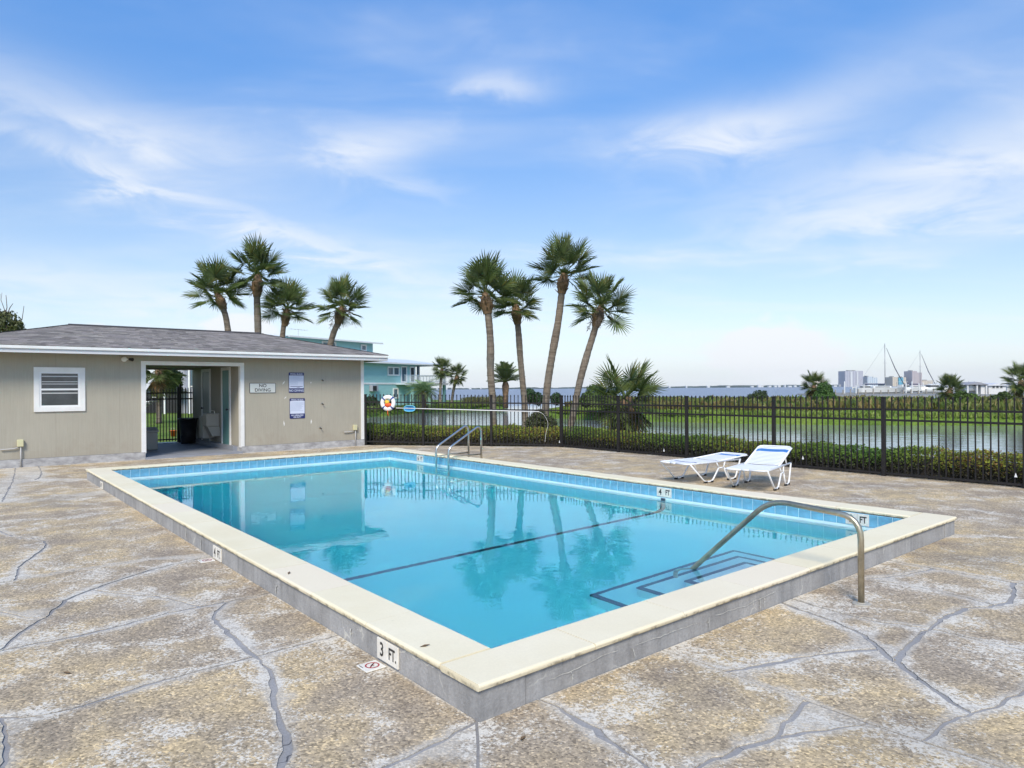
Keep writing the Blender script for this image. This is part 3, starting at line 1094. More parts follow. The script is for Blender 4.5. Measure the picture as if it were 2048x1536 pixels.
# lime streaks and open block joints on the upstand (traced along the two near faces)
rs = random.Random(4)
ZU = Vector((0, 0, 1))
uV3_, vV3 = Vector((UX, UY, 0)), Vector((VX, VY, 0))


def wall_streak(P):
    n = len(P)
    vs = []
    for k, (p, wd, nv) in enumerate(P):
        vs += [p - nv * wd, p + nv * wd]
    m_ = MB()
    m_.add(vs, [(2 * i, 2 * i + 1, 2 * i + 3, 2 * i + 2) for i in range(n - 1)])
    m_.build('mineral_streak', M['streak'], pool)


for (v0, v1, z0) in ((0.46, 1.0, 0.090), (1.15, 1.75, 0.094), (1.95, 2.7, 0.098)):
    k = 26
    zz = z0
    P = []
    for i in range(k + 1):
        zz += rs.uniform(-.004, .0045)
        P.append((UV(0.0145, v0 + (v1 - v0) * i / k, min(zz, .118)), rs.uniform(.0006, .0026), ZU))
    wall_streak(P)
for v_, za, zb in ((0.62, .03, .085), (1.12, .01, .09), (1.88, .02, .10), (2.50, .0, .10), (2.56, .03, .09), (3.55, .03, .08)):
    k = 8
    P = []
    vv = v_
    for i in range(k + 1):
        vv += rs.uniform(-.006, .006)
        P.append((UV(0.0142, vv, zb + (za - zb) * i / k), rs.uniform(.001, .006) * (1 if i < 6 else .5), vV3))
    wall_streak(P)
for u_, za, zb in ((1.35, .04, .10), (2.6, .03, .10), (4.65, .0, .11), (5.2, .02, .12), (6.3, .02, .1)):
    k = 7
    P = []
    uu = u_
    for i in range(k + 1):
        uu += rs.uniform(-.012, .012)
        P.append((UV(uu, 0.0142, zb + (za - zb) * i / k), rs.uniform(.003, .014) * (1 if i < 5 else .5), uV3_))
    wall_streak(P)

# waterline tiles: one mesh, copied
TW, TH_ = 0.152, 0.142
tile_me = bevel(MB().box(-TW / 2 + .002, TW / 2 - .002, -0.012, 0.004, -TH_ / 2, TH_ / 2).mesh('waterline_tile', M['tile']), 0.0025, 1)
TZ = 0.085


def tile_run(p0, dirn, inward, length, skip=()):
    n = int(length / TW)
    st = length / n
    X, Y = Vector((dirn[0], dirn[1], 0)), Vector((inward[0], inward[1], 0))
    if X.cross(Y).z < 0:
        p0 = p0 + X * length
        X = -X
    for i in range(n):
        p = p0 + X * (st * (i + .5))
        if any((p - q).length < 0.235 for q in skip): continue
        Mx = Matrix(((X.x, Y.x, 0, p.x), (X.y, Y.y, 0, p.y), (0, 0, 1, TZ), (0, 0, 0, 1)))
        place('waterline_tile', tile_me, pool, Mx)


mk_in = [(3.6, PW - IN), (0.885, PW - IN), (10.2, PW - IN)]
skips = [UV(a, b) for a, b in mk_in]
tile_run(UV(IN, PW - IN), U2, nV2, PL - 2 * IN)
tile_run(UV(IN, IN), U2, V2, PL - 2 * IN)
tile_run(UV(IN, IN), V2, U2, PW - 2 * IN)
tile_run(UV(PL - IN, IN), V2, nU2, PW - 2 * IN)


def text_mesh(s, size, mtl, bold=0.0, sx=1.0):
    cu = bpy.data.curves.new('txt', 'FONT')
    cu.body = s
    cu.size = size
    cu.align_x, cu.align_y = 'CENTER', 'CENTER'
    cu.offset = bold
    cu.resolution_u = 3
    o = bpy.data.objects.new('txt', cu)
    C.objects.link(o)
    dg = bpy.context.evaluated_depsgraph_get()
    me = bpy.data.meshes.new_from_object(o.evaluated_get(dg))
    bpy.data.objects.remove(o)
    if sx != 1.0:
        for v_ in me.vertices: v_.co.x *= sx
    me.materials.clear()
    me.materials.append(mtl)
    return me


def frame(p, X, Zup, out):
    """matrix with local x = X, local y = Zup, local z = out"""
    return Matrix(((X.x, Zup.x, out.x, p.x), (X.y, Zup.y, out.y, p.y), (X.z, Zup.z, out.z, p.z), (0, 0, 0, 1)))


ZU = Vector((0, 0, 1))


def marker(p, X, up, out, num, h=0.118, dot=False):
    """depth marker: two white tiles with a figure and FT"""
    w_ = h
    me = bevel(MB().box(-w_ + .002, -.002, -h / 2, h / 2, -0.006, 0.006).mesh('marker_tile', M['cleanwhite']), 0.002, 1)
    me2 = bevel(MB().box(.002, w_ - .002, -h / 2, h / 2, -0.006, 0.006).mesh('marker_tile', M['cleanwhite']), 0.002, 1)
    Mx = frame(p, X, up, out)
    a = place('depth_marker', me, pool, Mx)
    b = place('depth_marker', me2, pool, Mx)
    place('figure', text_mesh(num, h * 0.92, M['ink'], h * .018, 0.85), a, Mx @ Matrix.Translation((-w_ / 2, -h * .01, 0.0075)))
    place('lettering', text_mesh('FT.' if dot else 'FT', h * 0.78, M['ink'], h * .018, 0.72), b, Mx @ Matrix.Translation((w_ / 2, -h * .01, 0.0075)))


uV3, vV3 = Vector((UX, UY, 0)), Vector((VX, VY, 0))
for (a, b), num in zip(mk_in, ('4', '3', '6')):
    marker(UV(a, b, TZ) - vV3 * 0.004, -uV3, ZU, -vV3, num, 0.132)
for a, num, z in ((0.89, '3', 0.085), (4.1, '4', 0.072), (10.3, '6', 0.065)):
    marker(UV(a, 0.0125, z), -uV3, ZU, -vV3, num, 0.122 if a < 9 else 0.11, True)


def no_dive_tile(p, X, up):
    h = 0.062
    Mx = frame(p, X, up, ZU)
    a = place('no_diving_tile', bevel(MB().box(-h, h, -h, h, -0.004, 0.004).mesh('no_diving_tile', M['cleanwhite']), 0.002, 1), pool, Mx)
    m_ = MB()
    n = 28
    r0, r1 = 0.033, 0.042
    vs = [(r * math.cos(2 * math.pi * k / n), r * math.sin(2 * math.pi * k / n) + 0.006, 0) for r in (r0, r1) for k in range(n)]
    m_.add(vs, [(k, n + k, n + (k + 1) % n, (k + 1) % n) for k in range(n)])
    d = 0.0255
    m_.poly([(-d - .003, d + .006, 0.0003), (-d + .003, d + .011, 0.0003), (d + .003, -d + .006, 0.0003), (d - .003, -d + .001, 0.0003)])
    place('prohibition_ring', m_.mesh('prohibition_ring', M['red']), a, Mx @ Matrix.Translation((0, 0, 0.0052)))
    m_ = MB()                                # diving figure
    m_.poly([(-.020, .020, 0), (-.014, .024, 0), (.006, .002, 0), (.000, -.004, 0)])
    m_.poly([(.000, -.004, 0), (.006, .000, 0), (.016, -.010, 0), (.013, -.014, 0)])
    m_.poly([(-.001, .008, 0), (.003, .010, 0), (.020, .010, 0), (.020, .006, 0)])
    m_.poly([(-.045, -.051, 0), (.0, -.051, 0), (.0, -.055, 0), (-.045, -.055, 0)])
    place('diver_figure', m_.mesh('diver_figure', M['ink']), a, Mx @ Matrix.Translation((0, 0, 0.0058)))


no_dive_tile(UV(0.94, -0.068, 0.0125), -uV3, vV3)
no_dive_tile(UV(4.14, -0.075, 0.0125), -uV3, vV3)

# lane line across the floor at the break of slope, and up the walls
mb = MB()
A = [(v, z) for v, z in cross(3.62, 0.004)]
A[0] = (A[0][0], 0.0)
A[-1] = (A[-1][0], 0.0)
n = len(A)
mb.add([UV(3.58, v, z) for v, z in A] + [UV(3.66, v, z) for v, z in A], [(k, k + 1, n + k + 1, n + k) for k in range(n - 1)])
mb.build('lane_line', M['navy'], pool)

# entry steps with dark nosing tiles
for (u1, v0, v1, z) in ((1.60, 2.42, 4.66, -0.70), (1.31, 2.70, 4.28, -0.46), (1.01, 2.98, 3.92, -0.22)):
    st = bevel(MB().box(IN - .01, u1, v0, v1, -0.96, z, UV).mesh('step', M['grout']), 0.01, 1)
    so = place('step', st, pool)
    m_ = MB()
    w_ = 0.045
    m_.box(u1 - w_, u1 + .003, v0 - .003, v1 + .003, z - .04, z + .003, UV)
    m_.box(IN, u1 - w_, v0 - .003, v0 + w_, z - .04, z + .003, UV)
    m_.box(IN, u1 - w_, v1 - w_, v1 + .003, z - .04, z + .003, UV)
    m_.build('nosing', M['navy'], so)

# the water itself: one closed body
mb = MB()
mb.box(IN - .006, PL - IN + .006, IN - .006, PW - IN + .006, -1.95, WAT_Z, UV)
tag(mb.build('pool_water', M['pool']), kind='structure')

# ---------------------------------------------------------------- hand rail at the steps
hr = empty('pool_handrail', UV(-0.38, 3.2, 0.006), 'bent tubular steel handrail rising from the deck over the pool steps', 'handrail')


def bent(pts, rad=0.12, n=6):
    """round the corners of a polyline"""
    P = [Vector(p) for p in pts]
    out = [P[0]]
    for i in range(1, len(P) - 1):
        a, b = (P[i - 1] - P[i]), (P[i + 1] - P[i])
        r = min(rad, a.length * .48, b.length * .48)
        s, e = P[i] + a.normalized() * r, P[i] + b.normalized() * r
        for k in range(n + 1):
            t = k / n
            out.append(s * (1 - t) ** 2 + P[i] * 2 * t * (1 - t) + e * t * t)
    out.append(P[-1])
    return out


pts = [UV(-0.38, 3.2, 0.0), UV(-0.38, 3.2, 0.64), UV(0.33, 3.2, 0.685), UV(1.27, 3.2, -0.20), UV(1.27, 3.2, -0.46)]
MB().tube(bent(pts, 0.16), 0.022, 16).build('rail', M['bronze'], hr, True)
MB().lathe([(0.062, 0.0), (0.062, 0.008), (0.055, 0.014), (0.032, 0.016), (0.03, 0.02)], UV(-0.38, 3.2, 0.005), 28).build('flange', M['beigebox'], hr, False)

# ---------------------------------------------------------------- ladder grab rails at the deep end
ld = empty('pool_ladder', UV(9.05, 6.66, 0.006), 'pair of stainless steel ladder rails at the deep end of the pool', 'ladder')
for u_ in (9.27, 8.82):
    pts = [UV(u_, 5.85, -1.0), UV(u_, 5.85, 0.40), UV(u_, 6.60, 0.82), UV(u_, 6.68, 0.74), UV(u_, 6.68, 0.0)]
    o = MB().tube(bent(pts, 0.11), 0.0215, 12).build('rail', M['steel'], ld, True)
    MB().tube([UV(u_, 5.85, 0.235), UV(u_, 6.68, 0.235)], 0.014, 8).build('crossbar', M['bronze'], o, True)
for z in (-0.3, -0.6, -0.9):
    MB().box(8.83, 9.26, 5.80, 5.90, z - .012, z + .012, UV).build('tread', M['whiteplastic'], ld)

# ================================================================ POOL HOUSE
BU, BV, BLEN, BDEP = 15.16, 7.24, 9.0, 4.4
T0, T1 = 3.42, 5.60                       # breezeway opening


def B(t, s, z=0.0):
    """pool-house frame: t from the right corner leftwards, s depth from the front wall, z up"""
    return UV(BU + s, BV - t, z)


tV, sV = -vV3, uV3
house = empty('pool_house', B(BLEN / 2, 0, 0), 'low beige pool house with grey shingle hip roof and open breezeway', 'building')
Z0, Z1 = 0.18, 2.50
wall_specs = [(0, T0, 0, .12), (T1, BLEN, 0, .12)]
for (a, b, s0, s1) in wall_specs:
    MB().box(a, b, s0, s1, Z0, Z1, B).build('wall', M['siding'], house)
MB().box(T0, T1, 0, .12, 2.23, Z1, B).build('wall', M['siding'], house)                       # over the opening
MB().box(0, .12, .12, BDEP, Z0, Z1, B).build('wall', M['siding'], house)                      # right end
MB().box(BLEN - .12, BLEN, .12, BDEP, Z0, Z1, B).build('wall', M['siding'], house)            # left end
MB().box(.12, T0, BDEP - .12, BDEP, Z0, Z1, B).build('wall', M['siding'], house)              # back
MB().box(T1, BLEN - .12, BDEP - .12, BDEP, Z0, Z1, B).build('wall', M['siding'], house)
MB().box(T0, T1, BDEP - .12, BDEP, 2.23, Z1, B).build('wall', M['siding'], house)
MB().box(T0 - .1, T0, .12, BDEP - .12, Z0 + .002, Z1, B).build('wall', M['siding'], house)    # breezeway sides
MB().box(T1, T1 + .1, .12, BDEP - .12, Z0 + .002, Z1, B).build('wall', M['siding'], house)
MB().box(T0, T1, .12, BDEP - .12, 2.28, 2.32, B).build('ceiling', M['soffit'], house)
MB().box(T0 - .02, T1 + .02, -0.10, BDEP + .4, -0.1, 0.05, B).build('breezeway_floor', M['breezefloor'], house)
for a, b in ((-.025, T0 - .005), (T1 + .005, BLEN + .025)):
    MB().box(a, b, -.03, BDEP + .03, -0.3, Z0 - .004, B).build('foundation', M['foundation'], house)
MB().box(T0 - .005, T0 + .10, .30, BDEP - .1, 0.05, 0.17, B).build('kerb', M['breezefloor'], house)
# corner boards
MB().box(-.022, .07, -.022, .07, Z0 + .003, Z1 - .02, B).build('corner_board', M['white'], house)
# opening trim
for (a, b, z0, z1) in ((T0 - .085, T0 + .012, Z0 - .03, 2.305), (T1 - .012, T1 + .085, Z0 - .03, 2.305), (T0 + .012, T1 - .012, 2.215, 2.305)):
    MB().box(a, b, -.024, .125, z0, z1, B).build('opening_trim', M['white'], house)

# ---- roof
OV = 0.52
ZE, ZR = 2.565, 3.235
r0, r1 = BDEP / 2, BLEN - BDEP / 2
e = [(-OV, -OV), (BLEN + OV, -OV), (BLEN + OV, BDEP + OV), (-OV, BDEP + OV)]
rm = BDEP / 2
roof = MB()
hip = rm
rp = [(hip - .05, rm), (BLEN - hip + .05, rm)]
roof.add([B(*p, ZE) for p in e] + [B(*rp[0], ZR), B(*rp[1], ZR)], [(0, 1, 5, 4), (1, 2, 5), (2, 3, 4, 5), (3, 0, 4)])
roof.add([B(*p, ZE - .03) for p in e], [(0, 3, 2, 1)])
roofo = roof.build('roof', M['ridge'], house)


def shingle_slope(a, b, c, d, name='shingle_course'):
    """tabs on the slope with eave a-b and top c-d (c above a)"""
    a, b, c, d = (Vector(p) for p in (a, b, c, d))
    nrm = (b - a).cross(c - a).normalized()
    if nrm.z < 0: nrm = -nrm
    H = ((c + d) / 2 - (a + b) / 2).length
    ex = 0.12
    n = int(H / ex)
    m_ = MB()
    rr = random.Random(9)
    for i in range(n):
        f0, f1 = i / n - .006, min(1, (i + 1.35) / n)
        L0, R0 = a.lerp(c, f0), b.lerp(d, f0)
        L1, R1 = a.lerp(c, f1), b.lerp(d, f1)
        w = (R0 - L0).length
        x = -rr.uniform(0, .3)
        while x < w:
            tw = rr.choice((.08, .12, .16, .22, .30))
            s0, s1 = max(0, x / w), min(1, (x + tw) / w)
            x += tw
            if s1 <= s0: continue
            th = .006 + rr.choice((0, .004))
            g = rr.choice((.72, .85, .94, 1.0, 1.08, 1.18, 1.36))
            col = (g, g * rr.uniform(.96, 1.0), g * rr.uniform(.94, 1.0), 1)
            p = [L0.lerp(R0, s0), L0.lerp(R0, s1), L1.lerp(R1, s1), L1.lerp(R1, s0)]
            lo = [q + nrm * .001 for q in p]
            hi = [p[0] + nrm * (th + .005), p[1] + nrm * (th + .005), p[2] + nrm * .003, p[3] + nrm * .003]
            m_.add(lo + hi, [(4, 5, 6, 7), (0, 1, 5, 4), (1, 2, 6, 5), (3, 0, 4, 7)], col)
    o = m_.build(name, M['shingle'], roofo)
    o['kind'] = 'stuff'


E4 = [B(*p, ZE + .004) for p in e]
RR0, RR1 = B(*rp[0], ZR + .004), B(*rp[1], ZR + .004)
shingle_slope(E4[0], E4[1], RR0, RR1)
shingle_slope(E4[1], E4[2], RR1, RR1)
shingle_slope(E4[2], E4[3], RR1, RR0)
shingle_slope(E4[3], E4[0], RR0, RR0)
m_ = MB()
for p, q in ((RR0, RR1),):
    m_.tube([p + ZU * .008, q + ZU * .008], .035, 8)
m_.build('ridge_cap', M['ridge'], roofo)
for p, q in ((E4[0], RR0), (E4[1], RR1), (E4[2], RR1), (E4[3], RR0)):
    MB().tube([p + ZU * .0, q + ZU * .004], .022, 6).build('hip_cap', M['shingle'], roofo)
# fascia and drip edge
o_ = OV
for (a, b, s0, s1) in ((-o_, BLEN + o_, -o_, -o_ + .03), (-o_, BLEN + o_, BDEP + o_ - .03, BDEP + o_), (-o_, -o_ + .03, -o_ + .03, BDEP + o_ - .03), (BLEN + o_ - .03, BLEN + o_, -o_ + .03, BDEP + o_ - .03)):
    MB().box(a, b, s0, s1, 2.415, ZE - .032, B).build('fascia', M['fascia'], house)
MB().box(-o_ - .03, BLEN + o_ + .03, -o_ - .03, -o_ - .002, 2.50, ZE - .006, B).build('drip_edge', M['white'], house)
MB().box(-o_ - .03, -o_ - .002, -o_ - .001, BDEP + o_, 2.50, ZE - .006, B).build('drip_edge', M['white'], house)
MB().box(-o_ + .03, BLEN + o_ - .03, -o_ + .03, -.001, 2.44, 2.455, B).build('soffit', M['soffit'], house)
MB().box(-o_ + .03, -.001, 0, BDEP + o_ - .03, 2.44, 2.455, B).build('soffit', M['soffit'], house)
# roof vent pipe behind the ridge
p = B(hip - .3, rm + .5, 3.05)
MB().tube([p, p + ZU * .25], .04, 10).build('vent_pipe', M['ridge'], roofo)

# ---- window
wn = MB()
wa, wb, wz0, wz1 = 6.80, 7.74, 1.17, 2.13
fr = 0.10
win = empty  # noqa
wmesh = MB()
for (a, b, z0, z1) in ((wa, wa + fr, wz0, wz1), (wb - fr, wb, wz0, wz1), (wa + fr, wb - fr, wz0, wz0 + fr), (wa + fr, wb - fr, wz1 - fr, wz1)):
    wmesh.box(a, b, -.028, .01, z0, z1, B)
wo = wmesh.build('window', M['white'], house)
zi0, zi1 = wz0 + fr, wz1 - fr
ia, ib = wa + fr, wb - fr
m_ = MB()
for (a, b, z0, z1) in ((ia, ia + .035, zi0, zi1), (ib - .035, ib, zi0, zi1), (ia + .035, ib - .035, zi0, zi0 + .035), (ia + .035, ib - .035, zi1 - .035, zi1), (ia + .035, ib - .035, (zi0 + zi1) / 2 - .02, (zi0 + zi1) / 2 + .02)):
    m_.box(a, b, -.018, .0, z0, z1, B)
m_.build('sash', M['whiteplastic'], wo)
for z0, z1 in ((zi0 + .035, (zi0 + zi1) / 2 - .02), ((zi0 + zi1) / 2 + .02, zi1 - .035)):
    MB().box(ia + .036, ib - .036, -.006, -.002, z0 + .001, z1 - .001, B).build('pane', M['glass'], wo)
    h = z1 - z0
    for k, f in enumerate((.82, .45, .3)):
        if k and z0 < 1.5: continue
        MB().box(ia + .04, ib - .04, -.0095, -.0065, z0 + h * f - .014 * (1 if k == 0 else .5), z0 + h * f + .008, B).build('blind_slat', M['blind'], wo)

# ---- floodlight, electrical boxes, shower fittings, scuffs
fl = empty('flood_light', B(5.98, 0, 2.34), 'small white round security light under the eave left of the breezeway', 'light')
Mx = frame(B(6.03, -.03, 2.335), tV, ZU, -sV)
place('base_plate', bevel(MB().lathe([(.06, -.02), (.06, 0), (.045, .012)], n=18).mesh('base_plate', M['white']), .003, 1), fl, Mx)
MB().tube([B(5.98, -.04, 2.335), B(5.93, -.10, 2.335)], .012, 8).build('arm', M['white'], fl)
MB().tube([B(5.94, -.07, 2.335), B(5.88, -.14, 2.325)], [.025, .042], 14).build('lamp_head', M['rubber'], fl)


def outlet(t, z, label, side):
    r_ = empty('outlet_box', B(t, 0, z - .08), label, 'outlet')
    place('cover', bevel(MB().box(t - .055, t + .055, -.075, -.001, z - .075, z + .075, B).mesh('cover', M['cream_plastic']), .01, 2), r_)
    MB().tube([B(t - .005, -.045, z - .075), B(t - .005, -.045, 0.0)], .014, 10).build('conduit', M['conduit'], r_, True)
    s_ = 1
    MB().tube([B(t, -.035, z - .08), B(t + .12 * s_, -.035, z - .115), B(t + .34 * s_, -.035, z - .12)], .013, 8).build('side_conduit', M['conduit'], r_, True)
    return r_


outlet(7.98, .52, 'cream outlet box with grey conduit on the wall below the window', 1)
outlet(.27, .53, 'cream outlet box with grey conduit near the right corner of the pool house', 1)
for (t, z, lb) in ((1.24, 1.87, 'small dark metal shower stub high on the beige wall'), (1.24, 1.22, 'small dark valve stub midway up the beige wall'), (1.30, .56, 'small dark hose tap low on the beige wall')):
    r_ = empty('wall_tap', B(t, 0, z), lb, 'tap')
    place('escutcheon', MB().lathe([(.03, 0), (.028, .006), (.015, .01)], n=12).mesh('escutcheon', M['bronze']), r_, frame(B(t, -.001, z), tV, ZU, -sV))
    MB().tube([B(t, -.008, z), B(t, -.05, z), B(t - .02, -.07, z - .025)], .011, 8).build('spout', M['black'], r_, True)
scuff = MB()
for (t, z, L, ang) in ((2.30, 1.80, .12, 30), (2.26, 1.40, .09, 40), (2.30, .72, .16, -8), (1.55, 1.80, .05, 0), (1.55, .74, .14, 0)):
    dx, dz = math.sin(R(ang)) * L / 2, math.cos(R(ang)) * L / 2
    scuff.add([B(t + dx + .008, -.0015, z - dz), B(t + .018, -.0015, z), B(t - dx, -.0015, z + dz), B(t - .014, -.0015, z)], [(0, 1, 2, 3)])
scuff.build('paint_scuff', M['white'], house)

# ---- signs on the front wall
def sign(name, t, z, w_, h, label, board, parts):
    r_ = empty(name, B(t, 0, z), label, 'sign')
    me = MB().box(-w_ / 2, w_ / 2, -h / 2, h / 2, -.004, .004).mesh('board', board)
    bm = bmesh.new(); bm.from_mesh(me)
    ed = [e_ for e_ in bm.edges if abs(e_.verts[0].co.x - e_.verts[1].co.x) < 1e-6 and abs(e_.verts[0].co.y - e_.verts[1].co.y) < 1e-6]
    bmesh.ops.bevel(bm, geom=ed, offset=.02, segments=4, affect='EDGES', profile=.5)
    bm.to_mesh(me); bm.free()
    Mx = frame(B(t, -.006, z), -tV, ZU, -sV)
    bo = place('board', me, r_, Mx)
    for nm, m2, x, y, dz in parts:
        place(nm, m2, bo, Mx @ Matrix.Translation((x, y, .0045 + dz)))


def rect(w_, h, mtl, n='panel'):
    return MB().poly([(-w_ / 2, -h / 2, 0), (w_ / 2, -h / 2, 0), (w_ / 2, h / 2, 0), (-w_ / 2, h / 2, 0)]).mesh(n, mtl)


sign('no_diving_sign', 2.86, 1.66, .68, .26, 'wide pale sign reading NO DIVING beside the breezeway', M['ink'],
     [('face', rect(.655, .235, M['signgrey']), 0, 0, .0004),
      ('lettering', text_mesh('NO', .118, M['ink'], .002, 1.05), 0, .058, .001), ('lettering', text_mesh('DIVING', .118, M['ink'], .002, 1.05), 0, -.056, .001)])


def rules(t, z, label, foot, fs):
    w_, h = .42, .54
    parts = [('face', rect(w_ - .02, h - .20, M['signwhite']), 0, .02 if len(foot) == 1 else .03, .0004),
             ('lettering', text_mesh('POOL RULES', .062, M['signwhite'], .0012, .95), 0, h / 2 - .045, .001)]
    rr = random.Random(len(foot))
    for k in range(9):
        L = rr.choice((.36, .34, .30, .22, .26))
        parts.append(('print_line', rect(L, .007, M['fineprint']), -(.36 - L) / 2, .155 - k * .027, .001))
    if len(foot) == 1:
        parts.append(('print_line', rect(.34, .014, M['signblue']), 0, -.105, .001))
        parts.append(('print_line', rect(.08, .010, M['signblue']), .05, -.130, .001))
    for k, s in enumerate(foot):
        parts.append(('lettering', text_mesh(s, fs, M['signwhite'], .0015, .92), 0, -h / 2 + (.055 if len(foot) == 1 else .085 - .05 * k), .001))
    sign('pool_rules_sign', t, z, w_, h, label, M['signblue'], parts)


rules(1.96, 1.80, 'upper blue and white pool rules sign ending in NO DIVING', ['NO DIVING'], .085)
rules(1.94, 1.11, 'lower blue and white pool rules sign about no lifeguard', ['NO LIFEGUARD', 'ON DUTY'], .052)

# ---- inside the breezeway: doors, fountain, box, bin, gate
for k, (s0, s1, lb) in enumerate(((.86, 1.44, 'near teal door in the breezeway wall'), (2.62, 3.30, 'far grey door in the breezeway wall'))):
    d_ = MB().box(T0 - .01, T0 + .012, s0, s1, .17, 2.14, B).build('door', M['doorteal' if k == 0 else 'doorgrey'], house)
    d_['label'] = lb
    m_ = MB()
    for (a, b, z0, z1) in ((s0 - .09, s0, .17, 2.22), (s1, s1 + .09, .17, 2.22), (s0, s1, 2.14, 2.22)):
        m_.box(T0 - .01, T0 + .026, a, b, z0, z1, B)
    m_.build('door_frame', M['white'], d_)
    MB().lathe([(.012, 0), (.012, .03), (.03, .04), (.03, .06), (.01, .07)], n=12).mesh('door_knob', M['black'])
    place('door_knob', MB().lathe([(.012, 0), (.012, .03), (.03, .04), (.03, .06), (.01, .07)], n=12).mesh('door_knob', M['black']), d_,
          frame(B(T0 + .012, s0 + .08 if k == 0 else s1 - .08, 1.1), sV, ZU, tV))
df = empty('drinking_fountain', B(T0 + .25, 1.95, .17), 'beige wall drinking fountain between the breezeway doors', 'fountain')
place('cabinet', bevel(MB().box(T0 + .001, T0 + .36, 1.70, 2.06, .62, .98, B).mesh('cabinet', M['beigebox']), .03, 2), df)
m_ = MB()
m_.add([B(T0 + .001, 1.72, .36), B(T0 + .20, 1.72, .36), B(T0 + .32, 1.72, .62), B(T0 + .001, 1.72, .62), B(T0 + .001, 2.04, .36), B(T0 + .20, 2.04, .36), B(T0 + .32, 2.04, .62), B(T0 + .001, 2.04, .62)],
       [(0, 1, 2, 3), (4, 7, 6, 5), (0, 4, 5, 1), (1, 5, 6, 2)])
m_.build('apron', M['beigebox'], df)
place('second_basin', bevel(MB().box(T0 + .001, T0 + .34, 2.10, 2.46, .28, .90, B).mesh('second_basin', M['beigebox']), .03, 2), df)
MB().tube([B(T0 + .12, 1.8, .98), B(T0 + .12, 1.8, 1.04), B(T0 + .2, 1.8, 1.06)], .012, 8).build('spout', M['steel'], df)

bx = empty('deck_box', B(5.2, 2.4, .05), 'beige resin storage box against the left wall inside the breezeway', 'box')
place('body', bevel(MB().box(4.88, T1 - .012, 2.10, 2.72, .051, .52, B).mesh('body', M['beigebox']), .02, 2), bx)
m_ = MB()
m_.add([B(t, s, z) for (s, z) in ((2.08, .52), (2.41, .56), (2.74, .52)) for t in (4.86, T1 - .011)] + [B(4.86, 2.08, .56), B(T1 - .011, 2.08, .56), B(4.86, 2.41, .64), B(T1 - .011, 2.41, .64), B(4.86, 2.74, .56), B(T1 - .011, 2.74, .56)],
       [(6, 7, 9, 8), (8, 9, 11, 10), (0, 1, 7, 6), (4, 5, 11, 10), (0, 6, 8, 2), (2, 8, 10, 4), (0, 2, 3, 1), (2, 4, 5, 3)])
m_.build('lid', M['beigebox'], bx)

bn = empty('waste_bin', B(T0 + .27, 3.85, .05), 'tall black waste bin standing beside the breezeway gate', 'bin')
prof = [(.20, 0), (.22, .30), (.245, .70), (.27, .70), (.275, .745), (.25, .745), (.235, .70), (.18, .04)]
o = MB().lathe(prof, B(T0 + .27, 3.85, .051), 24).build('body', M['black'], bn, True)
MB().lathe([(.275, .70), (.285, .72), (.275, .74)], B(T0 + .27, 3.85, .051), 24).build('rim', M['black'], bn, True)

gt = empty('breezeway_gate', B(4.5, BDEP + .1, .05), 'black picket gate closing the back of the breezeway', 'gate')
GS = BDEP + .10
pk = MB()
pk.box(-.011, .011, -.011, .011, 0, 1.0)
pk.add([(-.011, -.011, 1.0), (.011, -.011, 1.0), (.011, .011, 1.0), (-.011, .011, 1.0), (0, 0, 1.035)], [(0, 1, 4), (1, 2, 4), (2, 3, 4), (3, 0, 4)])
for (a, b, name, top) in ((T0 - .02, T0 + .29, 'side', 1.72), (T0 + .42, T1 - .02, 'gate', 1.70)):
    for z in (.15, 1.36, 1.54):
        MB().box(a, b, GS - .016, GS + .016, z - .02, z + .02, B).build('rail', M['black'], gt)
    n = int((b - a) / .085)
    for i in range(n + 1):
        p = B(a + (b - a) * (i + .5) / (n + 1), GS, .09)
        place('picket', pk.mesh('picket', M['black']) if i == 0 else bpy.data.meshes['picket'], gt, Matrix.Translation(p) @ Matrix.Rotation(TH, 4, 'Z') @ Matrix.Diagonal((1, 1, (top - .1) / 1.03, 1)))
for t, top in ((T0 + .32, 1.80), (T0 + .385, 1.72)):
    MB().box(t - .03, t + .03, GS - .03, GS + .03, .05, top, B).build('post', M['black'], gt)
MB().box(T0 + .42, T1, GS - .2, GS + .2, .05, .062, B).build('threshold', M['white'], gt)

